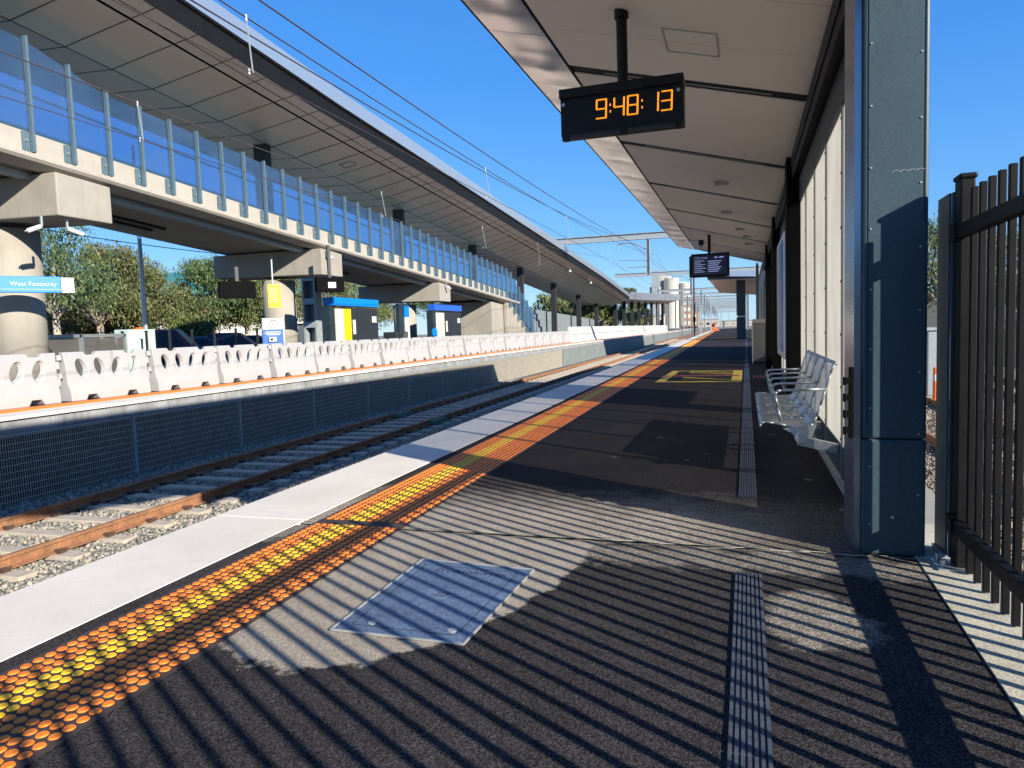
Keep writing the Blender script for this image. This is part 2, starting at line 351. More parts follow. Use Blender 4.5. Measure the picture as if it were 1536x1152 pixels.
# ------------------------------------------------------------------ ground and platforms
gb = MB(); gb.add([(-3000,-500,-1.5),(3000,-500,-1.5),(3000,5000,-1.5),(-3000,5000,-1.5)], [(0,1,2,3)])
struct('ground', gb, 'brownballast')
tb = MB(); tb.prism([(-11.0,-1.5),(-3.45,-1.5),(-3.45,-1.25),(-11.0,-1.25)], 1, -30, 420)
struct('track_bed', tb, 'ballast')
yb = MB(); yb.prism([(1.6,-1.5),(2.2,-1.12),(12,-1.12),(13,-1.5)], 1, -30, 400); struct('yard_ballast', yb, 'brownballast')
cp = MB(); cp.box((-160,-40,-1.5), (-20.4, 300, .0)); struct('car_park', cp, 'asphaltplain')
# our platform: edge wall, coping, paving
pf = MB(); pf.box((-3.32,-12,-1.5), (1.0+.05, 220, -.014)); struct('platform_base', pf, 'concrete')
pv = MB(); n = 40
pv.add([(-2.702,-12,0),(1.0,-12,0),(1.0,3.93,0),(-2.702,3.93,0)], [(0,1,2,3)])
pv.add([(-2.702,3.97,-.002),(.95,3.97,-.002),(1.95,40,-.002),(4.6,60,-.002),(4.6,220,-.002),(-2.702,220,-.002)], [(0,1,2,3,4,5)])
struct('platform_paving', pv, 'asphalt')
pb2 = MB(); pb2.prism([(1.05,4.3),(1.35,4.3),(2.2,40),(4.6,60),(4.6,220),(1.05,220)],2,-1.5,-.02); struct('platform_back_slab', pb2, 'concrete')
cpg = MB(); y = -12
for (a, b) in ((-12, 4.03), (4.045, 220)):
    cpg.box((-3.4,a,-.25), (-2.70,b,.004))
struct('platform_coping', cpg, 'coping', bevel=.003)
jn = MB()
for i in range(60):
    x = -2.78 + i*.065; x2 = x+.066; yy = 3.95 - .025*x + .012*math.sin(i*1.3); y2 = 3.95 - .025*x2 + .012*math.sin((i+1)*1.3)
    w = .004+.009*abs(math.sin(i*.7)*math.sin(i*.23))
    jn.add([(x,yy-w,.003),(x2,y2-w,.003),(x2,y2+w,.003),(x,yy+w,.003)], [(0,1,2,3)])
struct('paving_joint', jn, 'edgeconc')
ec = MB(); ec.prism([(.60,-12),(1.05,-12),(1.24,4.6),(.93,4.6),(.905,3.95),(.84,2.4),(.75,0)], 2, -.3, .006)
struct('concrete_edge', ec, 'edgeconc')
# tactile paving with its studs
tp = MB(); tp.add([(-2.60,-12,.004),(-1.955,-12,.004),(-1.955,200,.004),(-2.60,200,.004)], [(0,1,2,3)])
mdark = mat('tactile_base', (.05, .035, .032), .8, 0, .2, 8, fine=.2)
vs, fs, mi = [], [], []
yy = .9; k = 0
def stud(cx, cy, r, nn, mm):
    b = len(vs)
    for j in range(nn): a = 2*math.pi*j/nn; vs.append((cx+r*math.cos(a), cy+r*math.sin(a), .004))
    for j in range(nn): a = 2*math.pi*j/nn; vs.append((cx+r*.84*math.cos(a), cy+r*.84*math.sin(a), .0085))
    for j in range(nn): fs.append((b+j, b+(j+1)%nn, b+nn+(j+1)%nn, b+nn+j)); mi.append(mm)
    fs.append(tuple(b+nn+j for j in range(nn))); mi.append(mm)
while yy < 60:
    if abs(yy-4.02) > .03:
        for i in range(12):
            stud(-2.555+i*.05+random.uniform(-.0015,.0015), yy+random.uniform(-.0015,.0015), .0200, 14 if yy < 8 else 6, 2 if 3 <= i <= 5 else 1)
    yy += .05
tp.v += vs; off = 4; tp.f += [tuple(i+off for i in f) for f in fs]; tp.mi += mi
for i in range(12):      # beyond the studs one reads only ribs
    x = -2.555+i*.05; tp.cur = 2 if 3 <= i <= 5 else 1
    tp.add([(x-.016,60,.008),(x+.016,60,.008),(x+.016,200,.008),(x-.016,200,.008)], [(0,1,2,3)])
struct('tactile_paving', tp, [mdark, 'tacO', 'tacY'])
# directional strip with ribs
gs = MB()
for (a, b) in ((-1.0, 3.53), (5.13, 60)):
    gs.cur = 0; gs.box((-.062,a,0),(.062,b,.005))
    gs.cur = 1
    for i in range(7):
        x = -.054+i*.018
        yy = a
        while yy < b:
            e = min(yy+.30, b); gs.box((x-.0055,yy+.004,.005),(x+.0055,e-.004,.0095)); yy = e if yy < 20 else b
struct('guide_strip', gs, ['letter', mat('guide_ribs', (.075,.09,.12), .5, .2, .3, 20, fine=.3)], fr='F')
# small loose grit cover
def pebble(x, y, s): MBp.cbox((x,y,s*.4),(s,s*.7,s*.6))
# access cover
cv = thing('access_cover', 'blue-grey square access cover with pale metal trim set into the platform paving', 'cover', (-1.35,3.05,0))
A_, B_, C_, D_ = (-1.58,2.50),(-1.575,3.42),(-.945,3.375),(-.99,2.49)
def quad(mb, pts, z0, z1):
    mb.hexa([(x,y,z0) for x,y in pts]+[(x,y,z1) for x,y in pts]); return mb
quad(MB(), [A_, D_, C_, B_], -.01, .006).build('cover_plate', 'coverm', cv)
tr = MB(); P4 = [A_, D_, C_, B_]
for i in range(4):
    a, b = Vector((*P4[i],.007)), Vector((*P4[(i+1)%4],.007)); tr.bar(a, b, .010, .006)
tr.build('trim', 'covertrim', cv)
gr = MB(); P5 = [(-1.52,2.57),(-1.05,2.56),(-1.01,3.31),(-1.52,3.35)]
for i in range(4): gr.bar((*P5[i],.0062), (*P5[(i+1)%4],.0062), .004, .002)
gr.cbox((-1.27,2.98,.0065),(.06,.006,.002)); gr.cbox((-1.285,2.95,.0065),(.05,.006,.002)); gr.cbox((-1.25,2.965,.0065),(.006,.04,.002))
gr.build('cut_line', 'letter', cv)
text('lettering', 'STORMWATER', 'letter', cv, (-1.44,3.255,.006), (1,-.03,0), (0.03,1,0), .058, .001)
for c in ((-1.08,2.60),(-1.44,2.60)):
    MB().tube((*c,.004),(*c,.009),.02,10).build('lifting_point','covertrim',cv)
# yellow box marking
ym = MB(); Z = .004
def sheet(mb, pts, z=Z): mb.add([(x,y,z) for x,y in pts], [tuple(range(len(pts)))])
ym.cur = 0
for q in ([(-1.9,15.6),(-.1,15.5),(-.1,15.7),(-1.9,15.8)], [(-1.9,19.3),(-.1,19.2),(-.1,19.4),(-1.9,19.5)], [(-1.9,15.8),(-1.7,15.8),(-1.7,19.3),(-1.9,19.3)],
          [(-.32,15.7),(-.1,15.7),(-.1,19.2),(-.32,19.2)], [(-1.4,16.9),(-.32,15.9),(-.32,16.1),(-1.4,17.1)], [(-1.4,16.4),(-.7,15.72),(-.6,15.72),(-1.4,16.55)],
          [(-1.4,18.6),(-.32,17.9),(-.32,18.1),(-1.4,18.8)], [(-1.4,19.1),(-.32,18.5),(-.32,18.7),(-1.4,19.3)]): sheet(ym, q)
ym.cur = 1
for i in range(9): sheet(ym, [(-1.94+i*.2,17.25),(-1.76+i*.2,17.25),(-1.76+i*.2,17.65),(-1.94+i*.2,17.65)], .008)
for i in range(5): sheet(ym, [(.14+i*.07,16.6),(.18+i*.07,16.6),(.18+i*.07,17.3),(.14+i*.07,17.3)], .006)
struct('yellow_boarding_marking', ym, ['yelmark', 'redmark'], fr='F')

# ------------------------------------------------------------------ far platform
op = MB(); op.box((-20.4,-20,-1.5), (-10.95,230,.10)); op.box((-20.4,-20,.1), (-10.98,230,.14)); struct('far_platform', op, 'asphaltplain')
oc = MB(); yy = -20
while yy < 228: oc.box((-11.15,yy,.105), (-10.50,yy+5.98,.16)); yy += 6
struct('far_platform_coping', oc, 'coping', bevel=.008)
ot = MB(); ot.box((-11.75,-20,.14), (-11.25,230,.165)); struct('far_tactile_strip', ot, 'tacO')
ob = MB(); yy = -20; i = 0
while yy < 228: ob.box((-10.66,yy,-.10), (-10.56+.004*(i%2),yy+1.99,.10)); yy += 2; i += 1
struct('far_platform_beam', ob, 'stain')
# weldmesh screens hung under the beam, 3 m bays
def mesh_screen():
    t = thing('mesh_screen', 'x', 'screen', (-10.6, 0, -1.3), 'mesh screens below the far platform edge')
    fr = MB(); fr.box((-10.62,-.03,-1.3),(-10.56,.03,-.11)); fr.box((-10.61,.03,-.145),(-10.57,2.97,-.11)); fr.build('post', 'gsteel', t)
    w = MB(); z0, z1 = -1.28, -.15; wm = 'meshwire'
    for i in range(1, 75): w.box((-10.585,.03+i*.0395-.0042,z0),(-10.579,.03+i*.0395+.0042,z1))
    for j in range(11): z = z0+.02+j*.11; w.box((-10.579,.03,z-.005),(-10.572,2.97,z+.005))
    w.build('wire_mesh', wm, t)
    return t
ms = mesh_screen(); first = True
for i in range(16):
    y0 = -1.5+3*i; c = ms if i == 0 else copy_tree(ms)
    c.location = (-10.6, y0, -1.3); c['label'] = 'galvanised weldmesh screen under the far platform edge, %s bay from the left' % nth(i+1)
# beyond, pale sheet panels
pp = None
for i in range(30):
    y0 = 46.5+6*i
    if i == 0:
        pp = thing('wall_panel', 'x', 'panel', (-10.6,y0,-1.3), 'ribbed pale panels facing the far platform edge')
        q = MB(); q.box((-10.60,y0+.04,-1.35),(-10.56,y0+5.96,-.11)); q.build('sheet','panelgrey',pp)
        q = MB()
        for k in range(7): q.box((-10.555,y0+.3+k*.85,-1.35),(-10.535,y0+.36+k*.85,-.11))
        q.build('rib','panelgrey',pp); c = pp
    else: c = copy_tree(pp); c.location = (-10.6,y0,-1.3)
    c['label'] = 'pale ribbed metal panel under the distant platform edge, %s after the mesh' % nth(i+1)
bk = MB(); bk.box((-11.0,-20,-1.5),(-10.9,230,-.11)); struct('far_platform_wall', bk, 'dark')

# ------------------------------------------------------------------ track
def rail(x, name, label, y0=-25, y1=420, zt=-1.05):
    p = [(-.07,-.15),(.07,-.15),(.07,-.138),(.012,-.118),(.012,-.045),(.036,-.036),(.036,-.006),(.03,0),(-.03,0),(-.036,-.006),(-.036,-.036),(-.012,-.045),(-.012,-.118),(-.07,-.138)]
    mb = MB(); mb.prism([(x+a,zt+b) for a,b in p], 1, y0, y1)
    return tag(mb.build(name, 'rust', loc=(x,0,zt-.15)), label, 'rail', 'running rails')
RX = [-7.58,-9.28,-4.3,-6.0]
rail(-7.58,'rail','rusty running rail nearer to the camera on the visible track')
rail(-9.28,'rail','rusty running rail beside the mesh screens under the far platform')
rail(-4.3,'rail','running rail hidden close under the white platform edge')
rail(-6.0,'rail','outer running rail of the track just under our platform edge')
for i,(x,l) in enumerate(((3.6,'closer yard rail seen between column and fence'),(5.2,'second yard rail beyond the column'),(7.6,'third yard rail near the orange bollard'),(9.2,'farthest yard rail below the bank'))):
    rail(x,'rail','rusty '+l,zt=-.95)
def sleeper_proto(cx, z, name='sleeper', clips=True):
    t = thing(name, 'x', 'sleeper', (cx,0,z), 'concrete sleepers')
    b = MB(); b.prism([(-.13,-.2),(.13,-.2),(.105,0),(-.105,0)], 0, cx-1.28, cx+1.28)
    b.v = [(v[0], v[1], v[2]+z) for v in b.v]; b.build('block','sleeper',t,bevel=.01)
    if clips:
        for rx in (cx-.85, cx+.85):
            for s in (-1,1):
                c = MB(); c.cbox((rx+s*.10,0,z+.02),(.07,.09,.05)); c.tube((rx+s*.06,-.05,z+.045),(rx+s*.15,.05,z+.045),.012,6); c.build('rail_clip','clip',t)
    return t
sp = sleeper_proto(-8.43,-1.20)
spn = sleeper_proto(-8.43,-1.20,clips=False)
NS = 190
for i in range(NS):
    y0 = 4.2+.68*i; src = sp if i < 60 else spn
    c = src if i in (0, 60) else copy_tree(src)
    c.location = (-8.43, y0, -1.20); c['label'] = 'concrete sleeper under the visible track, %s from the near end' % nth(i+1)
sy = sleeper_proto(4.4,-1.10,clips=False)
for i in range(46):
    c = sy if i == 0 else copy_tree(sy)
    c.location = (4.4 if i % 2 == 0 else 8.4, 9+.68*2*(i//2)*1.0, -1.10); c['group'] = 'yard sleepers'
    c['label'] = 'pale sleeper of the %s yard track, %s from the near end' % ('closer' if i % 2 == 0 else 'farther', nth(i//2+1))
# ballast stones
def stones(name, x0, x1, y0, y1, dens, zf, mt, smin, smax, skip=None, gam=1.0):
    N = int((x1-x0)*(y1-y0)*dens); u = RNG.random(N)
    ys = y0+(y1-y0)*u**gam; xs = RNG.uniform(x0,x1,N); zs = zf(xs, ys)
    if skip is not None: k = skip(xs, ys); xs, ys, zs = xs[k], ys[k], zs[k]
    N = len(xs); s = RNG.uniform(smin,smax,N)*(1+ys*.012)
    base = np.array([(1,0,0),(-1,0,0),(0,1,0),(0,-1,0),(0,0,1),(0,0,-1)],float)
    V = base[None]*RNG.uniform(.55,1.25,(N,6,1)) + RNG.uniform(-.22,.22,(N,6,3))
    a = RNG.normal(size=(N,3,3)); Q,_ = np.linalg.qr(a); V = np.einsum('nij,nkj->nki',Q,V)*s[:,None,None]*.5
    V += np.stack([xs,ys,zs],1)[:,None]
    F = np.array([(0,2,4),(2,1,4),(1,3,4),(3,0,4),(2,0,5),(1,2,5),(3,1,5),(0,3,5)])
    FF = (F[None]+6*np.arange(N)[:,None,None]).reshape(-1,3)
    me = bpy.data.meshes.new(name); me.vertices.add(6*N); me.vertices.foreach_set('co', V.ravel())
    me.loops.add(FF.size); me.loops.foreach_set('vertex_index', FF.ravel()); me.polygons.add(len(FF))
    me.polygons.foreach_set('loop_start', np.arange(0,FF.size,3)); me.polygons.foreach_set('loop_total', np.full(len(FF),3))
    me.update(calc_edges=True); me.materials.append(M[mt]); o = bpy.data.objects.new(name, me); COL.objects.link(o)
    return tag(o, kind='stuff')
def zb(x, y):
    on = (np.abs(((y-4.2+.34) % .68)-.34) < .14) & (np.abs(x+8.43) < 1.3)
    return np.where(on, -1.29, -1.245) + RNG.uniform(-.03,.012,len(x)) + np.where(np.abs(x+8.43)>1.45, .02, 0)
tag(stones('ballast', -10.55,-5.9, 3.0, 34, 520, zb, 'stones', .045,.085, gam=1.45), 'loose grey-green ballast stones between the tracks', 'ballast')
tag(stones('yard_stones', 1.5, 6.0, 3.0, 22, 220, lambda x,y: np.full(len(x),-1.12)+RNG.uniform(-.02,.02,len(x)), 'brownballast', .05,.09), 'brown ballast stones in the yard right of the fence', 'ballast')
# green joint bonds, a puddle of pink paint
for i,(x,y0) in enumerate(((-9.25,18.6),(-7.55,17.2))):
    b = MB(); b.box((x-.05,y0,-1.19),(x+.12,y0+.9,-1.08)); tag(b.build('insulated_joint', mat('green_joint',(.03,.16,.12),.6), loc=(x,y0,-1.2)), ('green insulated joint on the rail by the mesh screens','green insulated joint on the rail nearer the camera')[i], 'rail joint', 'green rail joints')

# ------------------------------------------------------------------ water filled barriers
def barrier(far=False):
    t = thing('water_barrier', 'x', 'barrier', (-11.95,0,.165), 'white water-filled barriers along the far platform')
    X0 = -11.95; Z0 = .165; L = 1.98
    def band(outer, holes, th):        # planar bands; th(z) half thickness
        bm = bmesh.new(); loops = [outer]+holes
        for lp in loops:
            v = [bm.verts.new((0,p[0],p[1])) for p in lp]
            for i in range(len(v)): bm.edges.new((v[i], v[(i+1)%len(v)]))
        bmesh.ops.triangle_fill(bm, use_beauty=True, edges=bm.edges[:])
        vs = [(v.co.y, v.co.z) for v in bm.verts]; bm.verts.index_update()
        fs = [tuple(v.index for v in f.verts) for f in bm.faces]; bm.free(); return vs, fs
    mb = MB()
    th = lambda z: .165-.01*z/.18 if z < .18 else (.155-.045*(z-.18)/.16 if z < .34 else .11-.055*(z-.34)/.59)
    def addband(outer, holes):
        vs, fs = band(outer, holes, th); n = len(vs)
        mb.add([(X0+th(z),y,Z0+z) for y,z in vs], fs); mb.add([(X0-th(z),y,Z0+z) for y,z in vs], [f[::-1] for f in fs])
    e = .035
    low = [(e,0),(.36,0),(.42,.10),(.60,.10),(.66,0),(1.32,0),(1.38,.10),(1.56,.10),(1.62,0),(L-e,0),(L-e,.18),(e,.18)]
    addband(low, []); addband([(e,.18),(L-e,.18),(L-.02,.34),(.02,.34)], [])
    hs = []
    def tear(cx, cz, w, h, flip):
        pts = []
        for k in range(16):
            a = 2*math.pi*k/16; x = math.cos(a)*w*(1.0 if math.sin(a) > 0 else .75+.25*math.cos(a)**2); z = math.sin(a)*h
            x += flip*(z/h)*.05
            pts.append((cx+x, cz+z))
        return pts
    hs = [tear(.37,.60,.13,.20,-1), tear(.79,.60,.13,.20,-1), tear(1.19,.60,.13,.20,1), tear(1.61,.60,.13,.20,1)]
    upo = [(.02,.34),(L-.02,.34),(L-.02,.70),(L-.0,.93),(L-.26,.93),(L-.32,.865),(L-.52,.865),(L-.58,.93),(1.02-.26,.93),(.70,.865),(.5,.865),(.44,.93),(0.0,.93),(.02,.70)]
    addband(upo, hs)
    # rims of the through holes: funnel from front to a smaller throat and out again
    for k, hpts in enumerate(hs):
        cx = sum(p[0] for p in hpts)/16; cz = sum(p[1] for p in hpts)/16; s = (-1,-1,1,1)[k]
        thr = [(cx-.012+(p[0]-cx)*.74, cz+.01+(p[1]-cz)*.80) for p in hpts]; n = 16
        vs = [(X0+th(z),y,Z0+z) for y,z in hpts]+[(X0-.01,y,Z0+z) for y,z in thr]+[(X0-th(z),y,Z0+z) for y,z in hpts]
        mb.add(vs, [(i,(i+1)%n,n+(i+1)%n,n+i) for i in range(n)]+[(n+i,n+(i+1)%n,2*n+(i+1)%n,2*n+i) for i in range(n)])
    # outer rim
    rim = [(e,0),(.36,0),(.42,.10),(.60,.10),(.66,0),(1.32,0),(1.38,.10),(1.56,.10),(1.62,0),(L-e,0),(L-e,.18),(L-.02,.34),(L-.02,.70),(L,.93),(L-.26,.93),(L-.32,.865),(L-.52,.865),(L-.58,.93),(.76,.93),(.70,.865),(.5,.865),(.44,.93),(0,.93),(.02,.70),(.02,.34),(e,.18)]
    n = len(rim); mb.add([(X0+th(z),y,Z0+z) for y,z in rim]+[(X0-th(z),y,Z0+z) for y,z in rim], [(i,(i+1)%n,n+(i+1)%n,n+i) for i in range(n)])
    bo = mb.build('body','white',t)
    bm = bmesh.new(); bm.from_mesh(bo.data); bmesh.ops.remove_doubles(bm, verts=bm.verts, dist=.0005); bmesh.ops.recalc_face_normals(bm, faces=bm.faces); bm.to_mesh(bo.data); bm.free()
    b = bo.modifiers.new('bevel','BEVEL'); b.width = .014; b.segments = 2; b.limit_method = 'ANGLE'; b.angle_limit = R(28)
    bo.data.polygons.foreach_set('use_smooth',[True]*len(bo.data.polygons)); bo.modifiers.new('n','WEIGHTED_NORMAL')
    for z in (.30,.62): MB().tube((X0,L+.045,Z0+z),(X0,L+.045,Z0+z+.14),.055,14).build('hinge_lug','white',t,bevel=.008)
    for z in (.44,.78): MB().tube((X0,-.045,Z0+z),(X0,-.045,Z0+z+.10),.05,14).build('hinge_lug','white',t,bevel=.008)
    for s in (0.07, L-.07): MB().cbox((X0+.052,s,Z0+.885),(.012,.09,.035)).build('hand_slot','gsteel',t,bevel=.012)
    return t
M['white'].node_tree.nodes['Principled BSDF'].inputs['Roughness'].default_value = .5
wb = barrier(); NB = 22
for i in range(NB):
    y0 = 8.15+2.13*i; c = wb if i == 0 else copy_tree(wb)
    c.location = (-11.95+.012*((i*7)%5-2), y0, .165); c.rotation_euler = (0,0,R(((i*37)%7-3)*.25))
    c['label'] = 'white plastic water-filled barrier with four holes, %s from the left in its row' % nth(i+1)
# taller plain concrete-like barriers beyond
tb_ = None
for i in range(24):
    y0 = 8.15+2.13*NB+.1+4.0*i
    if i == 0:
        tb_ = thing('barrier_block','x','barrier',(-11.95,y0,.165),'tall white barrier blocks beyond the water-filled ones')
        q = MB(); q.prism([(-12.2,.165),(-11.7,.165),(-11.78,.45),(-11.85,1.42),(-12.05,1.42),(-12.12,.45)],1,y0,y0+3.9); q.build('body','whitepaint',tb_,bevel=.03)
        q = MB(); q.box((-11.80,y0+.1,.80),(-11.772,y0+3.8,.84)); q.build('rail_strip','gsteel',tb_); c = tb_
    else: c = copy_tree(tb_); c.location = (-11.95,y0,.165)
    c['label'] = 'tall plain white barrier block in the distance, %s after the holed barriers' % nth(i+1)

# ------------------------------------------------------------------ far ramp, piers, balustrade
DS = -.0555
def zd(y): return 5.0+DS*(y-12.7)                    # top of crossheads = underside of deck
XA = -14.15
deck = thing('ramp_walkway','long sloping concrete walkway ramp raised on round piers','ramp',(XA,26,4.3))
def ruled(prof, y0, y1, name, mt, parent, bevel=0.):
    mb = MB(); n = len(prof)
    mb.add([(x,y0,zd(y0)+z) for x,z in prof]+[(x,y1,zd(y1)+z) for x,z in prof], [tuple(range(n-1,-1,-1)),tuple(range(n,2*n))]+[(i,(i+1)%n,n+(i+1)%n,n+i) for i in range(n)])
    return mb.build(name,mt,parent,bevel=bevel)
Y0R, Y1R = -6, 46
ruled([(-14.35,.12),(-14.35,.55),(-18.2,.55),(-18.2,.12),(-17.9,0.03),(-14.8,0.03)],Y0R,Y1R,'deck_slab','concrete',deck)
ruled([(-14.9,-.12),(-14.7,-.12),(-14.7,.03),(-14.9,.03)],Y0R,Y1R,'edge_beam','gsteel',deck)
yy = Y0R
while yy < Y1R-1:
    ruled([(-14.40,.0),(-14.05,.10),(-13.99,.16),(-13.99,.25),(-14.15,.28),(-14.15,.80),(-14.32,.80),(-14.349,.30)],yy,yy+4.18,'fascia_panel','fasciaconc',deck,.006); yy += 4.2
ruled([(-18.2,.12),(-18.2,1.15),(-18.32,1.15),(-18.32,.05)],Y0R,Y1R,'rear_parapet','gsteel',deck)
for k in range(2): 
    for yy in (15.5,26.5,37.5): MB().bar((-16.5-.5*k,yy,zd(yy)-.0),(-16.5-.5*k,yy+2.6,zd(yy+2.6)-.0),.12,.09).build('soffit_conduit','dark',deck)
for i,yc in enumerate((1.9,12.95,23.5,34.5)):
    p = thing('ramp_pier','x','pier',(-16.3,yc,.14),'round concrete piers under the ramp'); p['label'] = ('round concrete pier out of view at the far left','round concrete pier carrying the blue station sign','round concrete pier behind the information totem','round concrete pier between the two blue-topped shelters')[i]
    zt = zd(yc)
    q = MB(); q.tube((-16.3,yc,.14),(-16.3,yc,zt-1.0),.60,40); q.build('column','concrete',p,smooth=False)
    for pl in p.children[0].data.polygons: pl.use_smooth = len(pl.vertices) == 4
    q = MB(); s = .72
    v = []
    for y in (yc-s, yc+s):
        z1 = zd(y)+.0
        v.append([(-18.6,y,zt-.82),(-13.95,y,zt-.92),(-13.95,y,z1-.02),(-18.6,y,z1-.02)])
    q.hexa([v[0][0],v[0][1],v[1][1],v[1][0],v[0][3],v[0][2],v[1][2],v[1][3]]); q.build('crosshead','concrete',p,bevel=.03)
ab = thing('ramp_abutment','pale concrete abutment wall and stair at the foot of the ramp','abutment',(-15,48,.14))
q = MB(); q.box((-18.2,43.6,.14),(-14.5,46,zd(45)-.02)); q.build('wall','concrete',ab)
q = MB(); q.prism([(46,.14),(46,3.8),(47,3.5),(53,.9),(53,.14)],0,-14.4,-14.2); q.build('side_wall','concrete',ab)
q = MB()
for i in range(16): q.box((-18.2,46+i*.42,.14),(-14.45,46+(i+1)*.42-.002,3.35-i*.2))
q.build('stair','concrete',ab)
bal = thing('ramp_balustrade','tall blue-tinted screen of teal posts along the edge of the ramp','balustrade',(XA,26,5))
gl = MB()
for i in range(56):
    y = -3.08+.995*i
    zt = (zd(y) if y < 46 else max(zd(46)-(y-46)*.45, .14)) + (.28 if y < 46 else 0)
    if y > 46 and zt <= .2: zt = .14
    ph = 2.4 if y < 11.9 else (2.2 if y < 12.9 else 1.98)
    top = zt+ph if y < 46 else max(zt+2.4, 2.6)
    if i == 0: balf = i
    q = MB(); q.box((-14.09,y-.045,zt),(-13.98,y+.012,top)); q.box((-14.14,y-.19,zt+.02),(-14.095,y-.052,zt+.42)); q.build('post','post',bal,bevel=.006)
    q = MB(); q.tube((-14.096,y-.12,zt+.24),(-14.07,y-.12,zt+.24),.03,8); q.build('bolt','steel',bal)
    y2 = y+.995
    zt2 = (zd(y2) if y2 < 46 else max(zd(46)-(y2-46)*.45, .14)) + (.28 if y2 < 46 else 0)
    ph2 = 2.4 if y2 < 11.9 else (2.2 if y2 < 12.9 else 1.98)
    top2 = zt2+ph2 if y2 < 46 else max(zt2+2.4, 2.6)
    gl.add([(-14.12,y,zt+.45),(-14.12,y2,zt2+.45),(-14.12,y2,top2-.05),(-14.12,y,top-.05),(-14.135,y,zt+.45),(-14.135,y2,zt2+.45),(-14.135,y2,top2-.05),(-14.135,y,top-.05)],[(0,1,2,3),(4,7,6,5),(0,4,5,1),(3,2,6,7)])
gl.build('tinted_mesh','meshglass',bal)
q = MB(); q.path([(-14.25,y,zd(y)+1.55) for y in (-4,10,25,45.5)],.03,8); q.build('handrail','steel',bal)
rb = thing('rear_balustrade','blue-tinted balustrade along the far side of the ramp','balustrade',(-18.3,26,5))
q = MB(); q.hexa([(-18.3,Y0R,zd(Y0R)+.85),(-18.28,Y0R,zd(Y0R)+.85),(-18.28,Y1R,zd(Y1R)+.85),(-18.3,Y1R,zd(Y1R)+.85),(-18.3,Y0R,zd(Y0R)+2.1),(-18.28,Y0R,zd(Y0R)+2.1),(-18.28,Y1R,zd(Y1R)+2.1),(-18.3,Y1R,zd(Y1R)+2.1)]); q.build('tinted_mesh','blueglass',rb)
q = MB(); q.path([(-18.2,Y0R,zd(Y0R)+1.5),(-18.2,Y1R,zd(Y1R)+1.5)],.03); q.path([(-18.2,Y0R,zd(Y0R)+1.75),(-18.2,Y1R,zd(Y1R)+1.75)],.03); q.build('handrail','steel',rb)
# platform-level fence of vertical fins beyond the stair
ff = thing('fin_fence','row of tall grey vertical fins fencing the far platform beyond the stair','fence',(-18.5,70,.14))
q = MB()
for i in range(60): q.box((-16.9,52+i*.75,.14),(-16.6,52.12+i*.75,3.4-.018*i))
q.build('fin','gsteel',ff)
# ------------------------------------------------------------------ far canopy
def zc(y): return 8.0-.056*(y-22.1)
YS = [-8,0,12,17,22,27,34.5,43.2,55.4,66,75.4,86,95.9]
def ze(y): return float(np.interp(y, [-8,12,22,34.5,43.2,55.4,75.4,95.9],[10.2,9.1,8.53,8.00,7.62,7.08,6.18,4.97]))
def zi(y): return zc(y)+.05 if y < 90 else zc(y)+.1
cn = thing('far_canopy','long sloping canopy with beige soffit and black-and-silver fascia over the ramp','canopy',(-15.4,40,7))
XI, XE, XF_ = -15.4, -12.6, -18.4
def strip(profs, name, mt, smooth=False):
    mb = MB(); n = len(profs[0])
    for P in profs: mb.v += [tuple(p) for p in P]
    for k in range(len(profs)-1):
        for i in range(n-1): mb.f.append((k*n+i,k*n+i+1,(k+1)*n+i+1,(k+1)*n+i)); mb.mi.append(0)
    return mb.build(name, mt, cn, smooth=smooth)
def pt(y, x):      # soffit height
    if x >= XI: return zi(y)+(ze(y)-zi(y))*(x-XI)/(XE-XI)
    return zi(y)+.12*(XI-x)/3
strip([[(XI,y,zi(y)),(-13.42,y,pt(y,-13.42))] for y in YS],'soffit','soffit')
strip([[(-13.34,y,pt(y,-13.34)),(XE,y,ze(y))] for y in YS],'soffit','soffit')
strip([[(-13.42,y,pt(y,-13.42)),(-13.42,y,pt(y,-13.42)+.06),(-13.34,y,pt(y,-13.34)+.06),(-13.34,y,pt(y,-13.34))] for y in YS],'light_slot','blackmatt')
strip([[(XF_,y,pt(y,XF_)),(XI,y,zi(y))] for y in YS],'inner_soffit','soffit2')
fh = lambda y: float(np.interp(y,[0,30,60,96],[.46,.46,.42,.30]))
strip([[(XE+.0,y,ze(y)-.03),(XE+.03,y,ze(y)-.03),(XE+.10,y,ze(y)+fh(y))] for y in YS],'black_fascia','blackmatt')
strip([[(XE+.10,y,ze(y)+fh(y)),(XE+.22,y,ze(y)+fh(y)),(XE+.30,y,ze(y)+fh(y)+.42),(XE+.1,y,ze(y)+fh(y)+.46),(XF_,y,zi(y)+1.0),(XF_-.1,y,pt(y,XF_))] for y in YS],'silver_fascia','silver')
jt = MB(); yy = 3.0
while yy < 95:
    for a,b in ((-18.3,-15.41),(XI,-13.44),(-13.33,XE)):
        jt.bar((a,yy,pt(yy,a)-.004),(b,yy,pt(yy,b)-.004),.022,.012)
    yy += 1.38
for x in (XI,-13.38+.35): jt.path([(x,y,pt(y,x)-.003) for y in YS],.012,4)
jt.build('panel_joint','dark',cn)
hp = MB()
for yy,x in ((9.5,-14.9),(25.5,-14.6)):
    for a,b in (((x,yy),(x+.5,yy)),((x+.5,yy),(x+.5,yy+.5)),((x+.5,yy+.5),(x,yy+.5)),((x,yy+.5),(x,yy))): hp.bar((*a,pt(a[1],a[0])-.004),(*b,pt(b[1],b[0])-.004),.02,.01)
hp.build('access_hatch','dark',cn)
